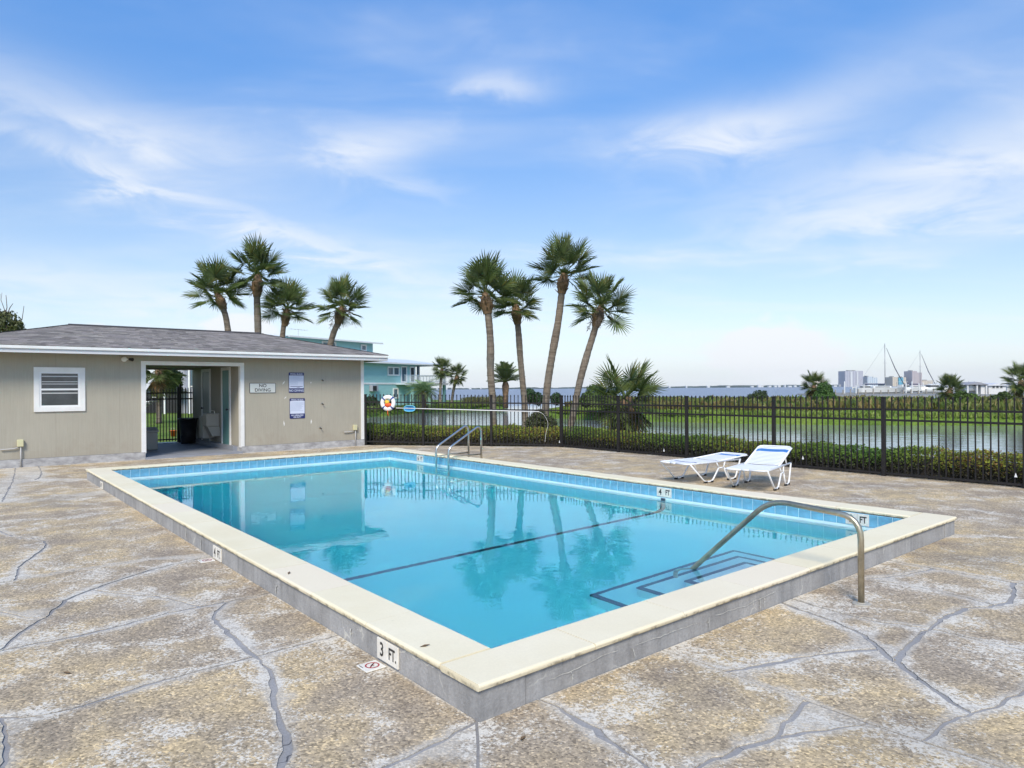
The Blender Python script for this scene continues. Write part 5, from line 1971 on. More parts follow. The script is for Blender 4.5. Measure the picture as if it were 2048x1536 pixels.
def hedge(label, A, Bp, depth, h0, h1, zg, n):
    """clipped hedge from A to B, thickness to the left of A->B"""
    d = (Bp - A)
    L = d.length
    X = d.normalized()
    Nn = Vector((-X.y, X.x, 0))
    root = empty('hedge', (A + Bp) / 2 + Nn * depth / 2 + ZU * zg, label, 'hedge')
    t, w_, z = RNG.uniform(0, L, n), RNG.uniform(0, 1, n), RNG.uniform(0, 1, n)
    q = RNG.uniform(0, 1, n)
    # bias points to the outside of the body
    face = q < .42
    top = (q >= .42) & (q < .86)
    z[top] = 1 - RNG.exponential(.06, top.sum())
    w_[face] = RNG.exponential(.10, face.sum())
    z = np.clip(z, 0, 1); w_ = np.clip(w_, 0, 1)
    H = np.array([h0 + (h1 - h0) * x / L + .11 * mnoise.noise((x * .9, A.x, 0)) + .08 * mnoise.noise((x * 3.1, A.y, 2)) + .05 * mnoise.noise((x * 11, A.y, 5)) for x in t])
    rnd = 1 - .25 * np.clip((np.abs(w_ - .5) * 2 - .6) / .4, 0, 1) ** 2
    zz = z * H * rnd + RNG.normal(0, .02, n)
    ww = w_ * depth + .04 * np.sin(t * 2.3) + RNG.normal(0, .02, n)
    P = np.stack([A.x + X.x * t + Nn.x * ww, A.y + X.y * t + Nn.y * ww, zg + zz], 1)
    nr = RNG.normal(size=(n, 3)) + np.array([-Nn.x * .5, -Nn.y * .5, .9])
    nr /= np.linalg.norm(nr, axis=1)[:, None]
    # young yellow-green leaves on top, old and bare wood below
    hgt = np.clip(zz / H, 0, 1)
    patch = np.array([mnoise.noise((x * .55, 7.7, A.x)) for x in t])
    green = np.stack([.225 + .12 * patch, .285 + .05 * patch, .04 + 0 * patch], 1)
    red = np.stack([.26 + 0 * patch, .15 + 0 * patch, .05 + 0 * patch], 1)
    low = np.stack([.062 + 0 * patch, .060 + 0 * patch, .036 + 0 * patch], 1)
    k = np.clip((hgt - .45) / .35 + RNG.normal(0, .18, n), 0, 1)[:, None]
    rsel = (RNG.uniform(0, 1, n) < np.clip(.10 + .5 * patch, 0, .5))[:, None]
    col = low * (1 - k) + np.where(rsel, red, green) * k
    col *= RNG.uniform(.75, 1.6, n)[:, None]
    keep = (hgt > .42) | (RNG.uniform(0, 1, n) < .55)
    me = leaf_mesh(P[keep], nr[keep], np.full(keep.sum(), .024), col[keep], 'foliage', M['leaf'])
    o = place('foliage', me, root)
    o['kind'] = 'stuff'
    # woody inside
    m_ = MB()
    k = max(4, int(L / .4))
    vs, fs = [], []
    for i in range(k + 1):
        x = L * i / k
        hh = (h0 + (h1 - h0) * x / L) * .80 + .03 * math.sin(i * 1.7)
        for (ww, hz) in ((.10, 0), (.14, hh * .8), (.3, hh), (depth - .25, hh), (depth - .08, 0)):
            p = A + X * x + Nn * (ww + .03 * math.sin(i * 2.2 + hz))
            vs.append((p.x, p.y, zg + hz))
    for i in range(k):
        for j in range(4):
            fs.append((i * 5 + j, i * 5 + j + 1, (i + 1) * 5 + j + 1, (i + 1) * 5 + j))
    m_.add(vs, fs)
    for _ in range(int(L * 26)):
        x, ww = RNG.uniform(0, L), RNG.uniform(.02, .3)
        p = A + X * x + Nn * ww + ZU * zg
        m_.tube([p, p + Vector((RNG.normal(0, .06), RNG.normal(0, .06), RNG.uniform(.2, .42)))], [.006, .003], 3, False)
    m_.build('wood', M['twig'], root)


hedge('clipped yellow green hedge behind the long fence along the lagoon', UV(-3.8, FV + .22), UV(10.95, FV + .22), -1.0 * -1 if False else 1.0, .66, .60, -.12, 1) if False else None
_A, _B = UV(10.95, FV + .20), UV(-3.8, FV + .20)
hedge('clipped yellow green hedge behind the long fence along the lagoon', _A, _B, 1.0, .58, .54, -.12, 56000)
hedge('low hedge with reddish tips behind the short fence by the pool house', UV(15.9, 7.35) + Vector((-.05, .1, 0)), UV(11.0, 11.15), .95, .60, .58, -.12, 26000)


def leaf_blob(label, name, cat, blobs, n, size, col, seed, group=None, trunk=None, zsquash=1.0):
    """bush or tree crown: leaves through several overlapping clumps"""
    rr = np.random.default_rng(seed)
    base = Vector(blobs[0][0])
    base.z = trunk[0].z if trunk else min(b[0][2] - b[1] for b in blobs)
    root = empty(name, base, label, cat, group)
    pts, nr, cl = [], [], []
    tot = sum(b[1] ** 2 for b in blobs)
    for c, r in blobs:
        k = int(n * r * r / tot)
        d = rr.normal(size=(k, 3))
        d /= np.linalg.norm(d, axis=1)[:, None]
        q = np.array([1 + .35 * mnoise.noise((x[0] * 2.4 + seed, x[1] * 2.4, x[2] * 2.4 + r)) for x in d])
        rad = r * q * (1 - rr.exponential(.16, k).clip(0, .9))
        p = np.array(c) + d * rad[:, None] * np.array([1, 1, zsquash])
        pts.append(p)
        nn = d + rr.normal(size=(k, 3)) * .7
        nr.append(nn / np.linalg.norm(nn, axis=1)[:, None])
        g = rr.uniform(.55, 1.4, k)
        cl.append(np.array(col)[None] * g[:, None] * np.array([1, 1, 1])[None])
    me = leaf_mesh(np.concatenate(pts), np.concatenate(nr), np.full(sum(len(p) for p in pts), size), np.concatenate(cl), 'crown', M['leaf'])
    o = place('crown', me, root)
    o['kind'] = 'stuff'
    if trunk:
        MB().tube(trunk, [.18 * (1 - i / (len(trunk) + .5)) + .03 for i in range(len(trunk))], 8).build('trunk', M['bark'], root, True)
    else:
        m_ = MB()
        r1 = random.Random(seed)
        for c, r in blobs:
            for k in range(5):
                m_.tube([Vector((c[0], c[1], base.z)), Vector(c) + Vector((r1.uniform(-.5, .5), r1.uniform(-.5, .5), r1.uniform(0, .6))) * r], [.03, .008], 4, False)
        m_.build('stem', M['bark'], root)
    return root


def bl(x, y, Y, rpx):
    p = W(x, y, Y)
    return ((p.x, p.y, p.z), rpx * Y / FPX)


leaf_blob('rounded green bush left of the stout young palm', 'bush', 'bush', [bl(1190, 790, 46, 20), bl(1175, 800, 46, 15), bl(1205, 800, 46, 14)], 5000, .07, (.075, .12, .03), 1)
leaf_blob('dark green bush between the tall palm trunks', 'bush', 'bush', [bl(1058, 792, 52, 14), bl(1075, 798, 52, 12), bl(1112, 798, 51, 12)], 4000, .07, (.05, .10, .03), 2)
leaf_blob('bright green bush beside the distant bushy palm', 'bush', 'bush', [bl(1650, 780, 54, 14), bl(1655, 795, 54, 16), bl(1640, 797, 54, 13)], 4000, .08, (.075, .15, .035), 3)
leaf_blob('low dark shrub mound on the far bank right of the stout palm', 'bush', 'bush', [bl(1520, 796, 58, 15), bl(1505, 800, 58, 12)], 3500, .07, (.06, .09, .03), 4)
leaf_blob('small shrub on the far bank left of the corner post', 'bush', 'bush', [bl(1420, 801, 58, 9), bl(1432, 803, 58, 7)], 1800, .07, (.06, .095, .03), 5)
leaf_blob('light green shrub right of the distant round palm', 'bush', 'bush', [bl(1925, 796, 50, 13), bl(1945, 800, 50, 12)], 3000, .07, (.10, .16, .035), 6)
leaf_blob('dark shrub in front of the white marina building', 'bush', 'bush', [bl(2008, 796, 50, 13), bl(1990, 801, 50, 11)], 3000, .07, (.065, .10, .03), 7)
leaf_blob('tall weedy shrub at the base of the third palm', 'bush', 'bush', [bl(1078, 835, 27, 16), bl(1070, 850, 27, 20), bl(1098, 852, 27, 18)], 4000, .045, (.075, .085, .035), 8)
leaf_blob('dark shrub against the left side of the teal house', 'bush', 'bush', [bl(742, 806, 66, 14), bl(756, 812, 66, 10)], 2500, .08, (.04, .07, .03), 9)
# tree beyond the pool house, left
p0 = W(14, 700, 40); p0.z = -.12
leaf_blob('leafy tree top with bare twigs above the roof at far left', 'tree', 'tree', [bl(12, 648, 40, 26), bl(-20, 650, 40, 34), bl(34, 655, 40, 14), bl(-10, 636, 40, 14)], 3800, .085, (.13, .145, .05), 10,
          trunk=[p0, W(10, 720, 40), W(12, 650, 40)])
tr = [o for o in C.objects if o.name.startswith('tree') and o.type == 'EMPTY'][-1]
m_ = MB()
for pts in ([(8, 640), (10, 622), (2, 600), (4, 585)], [(8, 640), (14, 615), (12, 590)], [(10, 640), (20, 615), (26, 607)], [(30, 650), (44, 640), (48, 612)], [(6, 645), (-2, 615), (0, 588)]):
    q = [W(x, y, 40) for x, y in pts]
    m_.tube(q, [.035, .022, .014, .008][:len(q)], 5)
m_.build('bare_branch', M['bark'], tr)
# greenery through the breezeway
leaf_blob('green shrub seen through the breezeway beside the grey house', 'bush', 'bush', [bl(345, 755, 38, 18), bl(330, 742, 38, 16), bl(350, 775, 38, 14)], 4000, .07, (.10, .15, .03), 12)

# reeds and scrub on the banks
def blades(name, n, region, h, wd, cols, seed, kindlabel):
    rr = np.random.default_rng(seed)
    P = region(rr, n)
    n = len(P)
    a = rr.uniform(0, 6.28, n)
    hh = h * rr.uniform(.45, 1.15, n) * (1 + .45 * np.array([mnoise.noise((p[0] * .35, p[1] * .35, seed)) for p in P]))
    wx = np.stack([np.cos(a), np.sin(a)], 1) * (wd * rr.uniform(.6, 1.4, n))[:, None]
    lean = rr.normal(0, .25, (n, 2)) * hh[:, None]
    V = np.zeros((n, 4, 3))
    V[:, 0, :2] = P[:, :2] - wx * .6; V[:, 0, 2] = P[:, 2]
    V[:, 1, :2] = P[:, :2] + wx * .6; V[:, 1, 2] = P[:, 2]
    V[:, 2, :2] = P[:, :2] + lean + wx; V[:, 2, 2] = P[:, 2] + hh
    V[:, 3, :2] = P[:, :2] + lean * .9 - wx; V[:, 3, 2] = P[:, 2] + hh * .85
    pn = np.array([mnoise.noise((p[0] * .22, p[1] * .22, 5.5)) for p in P])
    cols = np.array(cols)
    idx = np.clip(((pn + .5) * len(cols) + rr.normal(0, .7, n)).astype(int), 0, len(cols) - 1)
    c = cols[idx] * rr.uniform(.65, 1.35, n)[:, None]
    me = bpy.data.meshes.new(name)
    me.vertices.add(n * 4)
    me.vertices.foreach_set('co', V.reshape(-1).astype(np.float32))
    me.loops.add(n * 4)
    me.loops.foreach_set('vertex_index', np.arange(n * 4, dtype=np.int32))
    me.polygons.add(n)
    me.polygons.foreach_set('loop_start', np.arange(0, n * 4, 4, dtype=np.int32))
    me.polygons.foreach_set('loop_total', np.full(n, 4, np.int32))
    at = me.color_attributes.new('Col', 'FLOAT_COLOR', 'POINT')
    q = np.ones((n, 4, 4), np.float32); q[:, :, :3] = c[:, None, :]
    at.data.foreach_set('color', q.reshape(-1))
    me.materials.append(M['leaf'])
    me.update(calc_edges=True)
    o = place(name, me)
    tag(o, kindlabel, name.split('_')[-1], kind='stuff')


def scrub_region(rr, n):
    edge = np.array([(4.2, 56), (8, 50.5), (11.5, 48.4), (18.5, 45.0), (28.5, 43), (46, 39), (80, 33)])
    t = rr.uniform(0, 1, n) ** .8 * (len(edge) - 1)
    i = np.minimum(t.astype(int), len(edge) - 2)
    f = (t - i)[:, None]
    p = edge[i] * (1 - f) + edge[i + 1] * f
    dep = rr.uniform(0, 1, n) ** 1.3 * 26
    return np.stack([p[:, 0] + dep * .25, p[:, 1] + dep, np.full(n, -.12)], 1)


blades('marsh_scrub', 34000, scrub_region, .72, .07, [(.115, .165, .035), (.17, .20, .05), (.22, .21, .065), (.24, .185, .07), (.15, .20, .045)], 21, 'yellow green marsh scrub covering the far bank')


def edge_region(rr, n):
    edge = np.array([(2.9, 50.6), (6.5, 46.6), (10.4, 43.6), (17.8, 39.6), (27.9, 37.2), (46, 33)])
    t = rr.uniform(0, 1, n) * (len(edge) - 1)
    i = np.minimum(t.astype(int), len(edge) - 2)
    f = (t - i)[:, None]
    p = edge[i] * (1 - f) + edge[i + 1] * f
    dep = rr.uniform(0, 1, n) ** 1.6 * 7 - .3
    return np.stack([p[:, 0] + dep * .25, p[:, 1] + dep, np.full(n, -.16)], 1)


blades('bank_grass', 22000, edge_region, .26, .035, [(.125, .20, .026), (.155, .235, .035), (.19, .25, .05)], 22, 'bright green grass along the far bank edge')


def left_region(rr, n):
    edge = np.array([(-15.2, 44), (-11.8, 53.9), (-9.4, 63.4), (-4.5, 70), (-1.4, 74), (-1.2, 80)])
    t = rr.uniform(0, 1, n) * (len(edge) - 1)
    i = np.minimum(t.astype(int), len(edge) - 2)
    f = (t - i)[:, None]
    p = edge[i] * (1 - f) + edge[i + 1] * f
    dep = rr.uniform(0, 1, n) ** 2 * 4 - .4
    return np.stack([p[:, 0] - dep, p[:, 1] + dep * .3, np.full(n, -.18)], 1)


blades('shore_grass', 9000, left_region, .28, .04, [(.07, .11, .022), (.11, .16, .03), (.13, .16, .045)], 23, 'green grass fringe along the teal house shore')


def reed_region(rr, n):
    p = np.stack([rr.uniform(-5.5, -.8, n), rr.uniform(76, 84, n), np.full(n, -.3)], 1)
    return p


blades('shore_reeds', 2500, reed_region, .85, .05, [(.11, .12, .05), (.14, .13, .06), (.09, .10, .04)], 24, 'pale reeds on the point beyond the small palms')

# ================================================================ TEAL HOUSE
M['teal'] = mat('teal_siding', (0.32, 0.56, 0.545), .7, var=.06, vscale=.6, stretch=(1, 1, 6))
M['metalroof'] = mat('white_metal_roof', (0.62, 0.66, 0.70), .4, var=.04)
M['paneblue'] = mat('blue_grey_pane', (0.09, 0.14, 0.17), .1, spec=.8)
M['porch'] = mat('pale_porch_paint', (0.52, 0.60, 0.64), .6)
M['greywall'] = mat('grey_clapboard', (0.34, 0.35, 0.39), .7, var=.05, stretch=(1, 1, 8))
M['brick'] = mat('brown_siding', (0.22, 0.10, 0.06), .8)
M['roadstone'] = mat('concrete_road', (0.60, 0.58, 0.55), .8, var=.08)
HE, HN = Vector((.5, .866, 0)), Vector((.866, -.5, 0))
HO = Vector((-14.8, 70, -.14))


def Hh(t, s, z): return HO + HE * t + HN * s + ZU * z


th_ = empty('teal_house', Hh(-2, -4, 0), 'teal two storey waterfront house with white metal roof and balcony', 'house')
MB().box(-13, 7.9, -9, 0, 0, 4.58, Hh).build('wall', M['teal'], th_)
MB().box(-9.6, 1.5, -8, -.6, 4.75, 6.60, Hh).build('upper_wall', M['teal'], th_)
MB().box(-13.02, 8.0, -.02, .05, 2.28, 2.46, Hh).build('belt_board', M['white'], th_)
m_ = MB()
m_.add([Hh(-14, .7, 4.60), Hh(12.6, .7, 4.60), Hh(12.6, -5, 5.35), Hh(-14, -5, 5.35), Hh(12.6, -10, 4.6), Hh(-14, -10, 4.6)], [(0, 1, 2, 3), (3, 2, 4, 5), (1, 4, 2), (0, 3, 5)])
m_.add([Hh(-14, .7, 4.58), Hh(12.6, .7, 4.58), Hh(12.6, -10, 4.58), Hh(-14, -10, 4.58)], [(0, 3, 2, 1)])
rf = m_.build('roof', M['metalroof'], th_)
MB().box(-14, 12.6, .68, .74, 4.46, 4.62, Hh).build('fascia', M['white'], rf)
MB().box(12.58, 12.66, -10, .74, 4.46, 4.62, Hh).build('fascia', M['white'], rf)
m_ = MB()
m_.add([Hh(-10.4, .1, 6.62), Hh(2.3, .1, 6.62), Hh(2.3, -4.3, 7.0), Hh(-10.4, -4.3, 7.0), Hh(2.3, -8.8, 6.62), Hh(-10.4, -8.8, 6.62)], [(0, 1, 2, 3), (3, 2, 4, 5), (1, 4, 2), (0, 3, 5), (0, 5, 4, 1)])
rf2 = m_.build('upper_roof', M['metalroof'], th_)
MB().box(-10.4, 2.3, .08, .14, 6.50, 6.64, Hh).build('fascia', M['white'], rf2)


def hwin(t0, t1, z0, z1, s=0.0, mull=False, mtl='paneblue', nm='window'):
    m2 = MB()
    f = .14
    for (a, b, c, d) in ((t0 - f, t0, z0 - f, z1 + f), (t1, t1 + f, z0 - f, z1 + f), (t0, t1, z0 - f, z0), (t0, t1, z1, z1 + f)):
        m2.box(a, b, s + .002, s + .07, c, d, Hh)
    if mull:
        c = (t0 + t1) / 2
        m2.box(c - .12, c + .12, s + .002, s + .068, z0, z1, Hh)
    o = m2.build(nm, M['white'], th_)
    MB().box(t0 + .001, t1 - .001, s + .004, s + .02, z0 + .001, z1 - .001, Hh).build('pane', M[mtl], o)


hwin(3.2, 4.9, 3.35, 4.05, 0, True)
hwin(5.45, 6.2, 2.62, 4.15, 0, nm='balcony_door')
hwin(7.0, 7.6, 2.62, 4.15, 0, mtl='glass', nm='balcony_door')
hwin(4.1, 4.7, .9, 1.75, 0)
hwin(-.2, .35, 5.85, 6.25, -.6)
hwin(-5.6, -4.0, 5.95, 6.3, -.6)
# balcony
MB().box(4.4, 12.3, -3.0, 1.3, 2.25, 2.42, Hh).build('balcony_floor', M['porch'], th_)
MB().box(4.4, 12.34, 1.3, 1.36, 2.20, 2.46, Hh).build('balcony_beam', M['white'], th_)
for z in (2.55, 3.25):
    MB().box(4.4, 12.3, 1.22, 1.27, z, z + .06, Hh).build('balcony_rail', M['porch'], th_)
    MB().box(12.22, 12.28, -3.0, 1.22, z, z + .06, Hh).build('balcony_rail', M['porch'], th_)
bal = MB().box(-.018, .018, -.018, .018, 0, .68).mesh('baluster', M['porch'])
for k in range(40):
    place('baluster', bal, th_, Matrix.Translation(Hh(4.5 + k * .195, 1.245, 2.58)))
for k in range(18):
    place('baluster', bal, th_, Matrix.Translation(Hh(12.25, -2.9 + k * .23, 2.58)))
for t, s in ((12.0, 1.0), (12.0, -2.8), (8.2, -2.8)):
    MB().box(t - .13, t + .13, s - .13, s + .13, 2.42, 4.5, Hh).build('porch_post', M['greywall'], th_)
for t in (6.0, 9.0, 12.0):
    for s in (1.0, -2.8):
        MB().box(t - .15, t + .15, s - .15, s + .15, 0, 2.25, Hh).build('pillar', M['teal'], th_)
MB().box(7.9, 9.2, -3.2, -.5, 0, 2.25, Hh).build('wall', M['teal'], th_)
ac = empty('air_conditioner', Hh(.6, .3, 1.5), 'small pale air conditioner unit mounted on the teal house wall', 'air conditioner')
place('case', bevel(MB().box(.2, 1.15, .02, .45, 1.55, 2.20, Hh).mesh('case', M['greywall']), .03, 1), ac)
MB().box(.3, .85, .451, .47, 1.62, 2.12, Hh).build('grille', M['rubber'], ac)
an = empty('tv_antenna', Hh(-5.5, -4, 7.0), 'thin rooftop antenna on the teal house', 'antenna')
MB().tube([Hh(-5.5, -4, 7.0), Hh(-5.5, -4, 7.75)], .02, 6).build('mast', M['conduit'], an)
MB().tube([Hh(-6.6, -4, 7.7), Hh(-4.4, -4, 7.7)], .015, 6).build('boom', M['conduit'], an)
for k in range(6):
    MB().tube([Hh(-6.5 + k * .4, -4.3 , 7.7), Hh(-6.5 + k * .4, -3.7, 7.7)], .01, 4).build('element', M['conduit'], an)

# ================================================================ grey house and road seen through the breezeway
p = W(372, 800, 52)
gh = empty('grey_house', Vector((p.x, 52, -.12)), 'pale grey house with white trim seen through the breezeway', 'house')
gx = p.x
MB().box(gx - .6, gx + 2.6, 52, 60, -.12, 5.4).build('wall', M['greywall'], gh)
MB().box(gx + 1.0, gx + 3.2, 51.2, 52, -.12, 5.4).build('side_wall', M['brick'], gh)
MB().box(gx - 1.2, gx + .1, 50.8, 51.9, 1.6, 1.75).build('landing', M['white'], gh)
for x in (gx - 1.1, gx - .05, gx + .75):
    MB().box(x - .06, x + .06, 50.9, 51.02, -.12, 5.2).build('porch_post', M['white'], gh)
for k in range(9):
    MB().box(gx - 1.2 - .26 * (k + 1), gx - 1.2 - .26 * k, 50.9, 51.8, 1.45 - .17 * k, 1.52 - .17 * k).build('stair_tread', M['white'], gh)
m_ = MB()
m_.box(gx + .2, gx + .8, 51.93, 51.998, 1.9, 3.3)
o = m_.build('window', M['white'], gh)
MB().box(gx + .27, gx + .73, 51.92, 51.929, 1.98, 3.22).build('pane', M['paneblue'], o)
MB().box(gx - 4.5, gx + 2.6, 53.5, 54, -.12, 1.5).build('ground_floor_screen', M['rubber'], gh)
q = G(340, 812, -.12)
mb = MB()
mb.poly([(-60, q.y, -.075), (-6, q.y + 3.2, -.075), (-6, q.y + 5.2, -.075), (-60, q.y + 2.0, -.075)])
tag(mb.build('road', M['roadstone']), kind='structure')
q = G(347, 873, -.12)
cn = empty('orange_bucket', q, 'small orange bucket on the grass behind the breezeway gate', 'bucket')
MB().lathe([(.09, 0), (.11, .21), (.12, .21), (.12, .225), (.105, .225), (.085, .02)], (q.x, q.y, -.11), 16).build('body', M['orange'], cn, True)
MB().tube([(q.x - .115, q.y, .10), (q.x - .07, q.y, .19), (q.x + .07, q.y, .19), (q.x + .115, q.y, .10)], .006, 6).build('handle', M['conduit'], cn, True)

# ================================================================ MARINA, BOATS
M['gel'] = mat('gelcoat', (0.66, 0.66, 0.63), .3, var=.06, vscale=.8)
M['mast'] = mat('aluminium_mast', (0.30, 0.30, 0.31), .4, .5)
M['stay'] = mat('furled_sail_cover', (0.10, 0.11, 0.14), .8)
M['timber'] = mat('weathered_timber', (0.30, 0.27, 0.23), .9, var=.2, vscale=.8)
M['jetty'] = mat('jetty_concrete', (0.22, 0.22, 0.21), .9, var=.12, vscale=.3)
M['canvas'] = mat('navy_canvas', (0.03, 0.04, 0.10), .8)


def hull(m_, c, L, beam, h, ang, z0, sheer=.35):
    X = Vector((math.cos(ang), math.sin(ang), 0)); Y = Vector((-X.y, X.x, 0))
    n = 9
    vs = []
    for i in range(n):
        t = i / (n - 1)
        w_ = beam / 2 * (math.sin(math.pi * min(1, .28 + .72 * (1 - t) ** .75 * .95)) if t > 0 else .80)
        w_ = max(w_, .02) if i < n - 1 else .02
        top = z0 + h + sheer * (t - .35) ** 2 * 2
        x = (t - .5) * L
        k = .72 if t < .8 else .5
        for y, z, xx in ((-w_, top, x), (-w_ * k, z0 + .12 * h, x - (.10 * L * t * .6)), (0, z0 - .1, x - (.14 * L * t * .6)), (w_ * k, z0 + .12 * h, x - (.10 * L * t * .6)), (w_, top, x)):
            vs.append(c + X * xx + Y * y + ZU * z)
    fs = []
    for i in range(n - 1):
        for j in range(4):
            fs.append((i * 5 + j, (i + 1) * 5 + j, (i + 1) * 5 + j + 1, i * 5 + j + 1))
        fs.append((i * 5 + 4, (i + 1) * 5 + 4, (i + 1) * 5, i * 5))
    fs.append((0, 1, 2, 3, 4))
    m_.add(vs, fs)
    return X, Y


def sailboat(label, x, Y_, L, mast_h, ang, jx, z0=-.1):
    p = W(x, 790, Y_)
    c = Vector((p.x, Y_, 0))
    r_ = empty('sailboat', Vector((c.x, c.y, -.6)), label, 'sailboat', 'boats in the marina')
    m_ = MB()
    X, Yv = hull(m_, c, L, L * .29, 1.25, ang, z0)
    m_.build('hull', M['gel'], r_)

    def T(a, b, z): return c + X * a + Yv * b + ZU * (z0 + z)
    place('cabin', bevel(MB().box(-L * .18, L * .18, -.9, .9, 1.2, 1.75, T).mesh('cabin', M['gel']), .18, 2), r_)
    MB().box(-L * .14, L * .14, -.93, .93, 1.42, 1.60, T).build('cabin_window', M['glass'], r_)
    mt = MB().tube([T(L * .08, 0, 1.2), T(L * .08, 0, mast_h)], .085, 8).build('mast', M['mast'], r_, True)
    MB().box(L * .08 - .5, L * .08 + .5, -.02, .02, mast_h * .62, mast_h * .62 + .05, T).build('spreader', M['mast'], mt)
    MB().tube([T(L * .08, 0, mast_h), T(L * .08, 0, mast_h + .35)], .05, 6).build('masthead_light', M['stay'], mt)
    MB().tube([T(L * .08, 0, 2.2), T(-L * .30, 0, 2.25)], .15, 8).build('boom', M['canvas'], r_, True)
    MB().tube([T(L * .10 + .15, 0, mast_h * .93), T(L * .28, 0, mast_h * .5), T(L * .47, 0, 1.6)], [.05, .11, .09], 6).build('furled_jib', M['stay'], r_, True)
    MB().tube([T(L * .08, 0, mast_h), T(-L * .48, 0, 1.5)], .018, 4).build('backstay', M['mast'], r_)
    return r_


sailboat('nearer white sailboat with tall mast and furled jib in the marina', 1762, 172, 12.5, 12.1, R(-4), 0)
sailboat('farther white sailboat with paler mast in front of the brown tower', 1834, 205, 11.5, 12.0, R(-8), 0)


def motorboat(label, x, Y_, L, ang, z0=-.15, tall=1.5):
    p = W(x, 790, Y_)
    c = Vector((p.x, Y_, 0))
    r_ = empty('motorboat', Vector((c.x, c.y, -.6)), label, 'motorboat', 'boats in the marina')
    m_ = MB()
    X, Yv = hull(m_, c, L, L * .33, 1.1, ang, z0, .6)
    m_.build('hull', M['gel'], r_, True)

    def T(a, b, z): return c + X * a + Yv * b + ZU * (z0 + z)
    place('cabin', bevel(MB().box(-L * .15, L * .2, -L * .11, L * .11, 1.0, 1.0 + tall * .6, T).mesh('cabin', M['gel']), .12, 2), r_)
    MB().box(-L * .1, L * .203, -L * .112, L * .112, 1.0 + tall * .25, 1.0 + tall * .5, T).build('windscreen', M['glass'], r_)
    MB().box(-L * .2, L * .12, -L * .12, L * .12, 1.0 + tall, 1.06 + tall, T).build('hard_top', M['whiteplastic'], r_)
    for a in (-L * .19, L * .11):
        for b in (-L * .11, L * .11):
            MB().tube([T(a, b, 1.0), T(a, b, 1.0 + tall)], .03, 5).build('top_post', M['mast'], r_)
    return r_


motorboat('white motorboat with hard top left of the nearer sailboat', 1735, 186, 8, R(170))
motorboat('white motorboat between the two sailboats', 1806, 190, 7.5, R(20), tall=1.9)
motorboat('white cabin motorboat right of the farther sailboat', 1868, 170, 7, R(185), tall=1.8)
motorboat('small white motorboat under the boathouse roof', 1948, 150, 6.5, R(200), z0=.3, tall=1.2)
# jetty and pilings
ORD = ('first', 'second', 'third', 'fourth', 'fifth', 'sixth', 'seventh', 'eighth', 'ninth', 'tenth', 'eleventh')
p0, p1 = W(1640, 790, 165), W(1905, 790, 160)
jt = empty('marina_jetty', Vector(((p0.x + p1.x) / 2, 163, -.6)), 'long low grey jetty below the marina boats', 'jetty')
MB().box(p0.x, p1.x, 163, 166, -.75, -.12).build('deck', M['jetty'], jt)
for k in range(16):
    x = p0.x + (p1.x - p0.x) * (k + .5) / 16
    MB().tube([(x, 162.8, -1), (x, 162.8, .55 + .5 * random.random())], .14, 6).build('piling', M['timber'], jt)
for i, (x, top, Y_) in enumerate(((1689, 764, 168), (1712, 772, 168), (1728, 770, 178), (1770, 768, 180), (1812, 766, 166), (1824, 764, 176), (1838, 768, 168), (1846, 766, 176), (1858, 768, 180), (1880, 768, 166), (1890, 770, 176))):
    p = W(x, top, Y_)
    tag(MB().lathe([(.16, -1.6 - p.z + .0), (.15, -.08), (.19, -.08), (.02, .18)], (p.x, p.y, p.z), 8).build('mooring_post', M['gel']), 'slim white mooring post, ' + ORD[i] + ' from left among the marina boats', 'post', 'white mooring posts in the marina')


def shed(label, x0, x1, ytop, ybase, Y_, dep, wallm, roofm, open_=False, name='boathouse'):
    a, b = W(x0, ytop, Y_), W(x1, ytop, Y_)
    zb = -.3
    zt = a.z
    r_ = empty(name, Vector(((a.x + b.x) / 2, Y_, zb)), label, 'building')
    if open_:
        for x in (a.x + .2, (a.x + b.x) / 2, b.x - .2):
            for y in (Y_, Y_ + dep):
                MB().box(x - .15, x + .15, y - .15, y + .15, zb - .5, zt - .6).build('post', wallm, r_)
        MB().box(b.x - 1.2, b.x, Y_ + .2, Y_ + dep, zb, zt - .6).build('wall', wallm, r_)
    else:
        MB().box(a.x, b.x, Y_, Y_ + dep, zb - .4, zt - .35).build('wall', wallm, r_)
        w_ = b.x - a.x
        for f in (.28, .5, .72):
            o_ = MB().box(a.x + w_ * f - .35, a.x + w_ * f + .35, Y_ - .06, Y_ - .003, zb + 1.2, zb + 2.1).build('window', M['white'], r_)
            MB().box(a.x + w_ * f - .27, a.x + w_ * f + .27, Y_ - .075, Y_ - .061, zb + 1.28, zb + 2.02).build('pane', M['glass'], o_)
    m_ = MB()
    c = (a.x + b.x) / 2
    e0, e1 = a.x - .3, b.x + .3
    zr = zt
    m_.add([(e0, Y_ - .4, zr - .6), (c, Y_ - .4, zr), (e1, Y_ - .4, zr - .6), (e0, Y_ + dep + .4, zr - .6), (c, Y_ + dep + .4, zr), (e1, Y_ + dep + .4, zr - .6)],
           [(0, 1, 4, 3), (1, 2, 5, 4), (0, 2, 1), (3, 4, 5), (0, 3, 5, 2)])
    m_.build('roof', roofm, r_)
    return r_


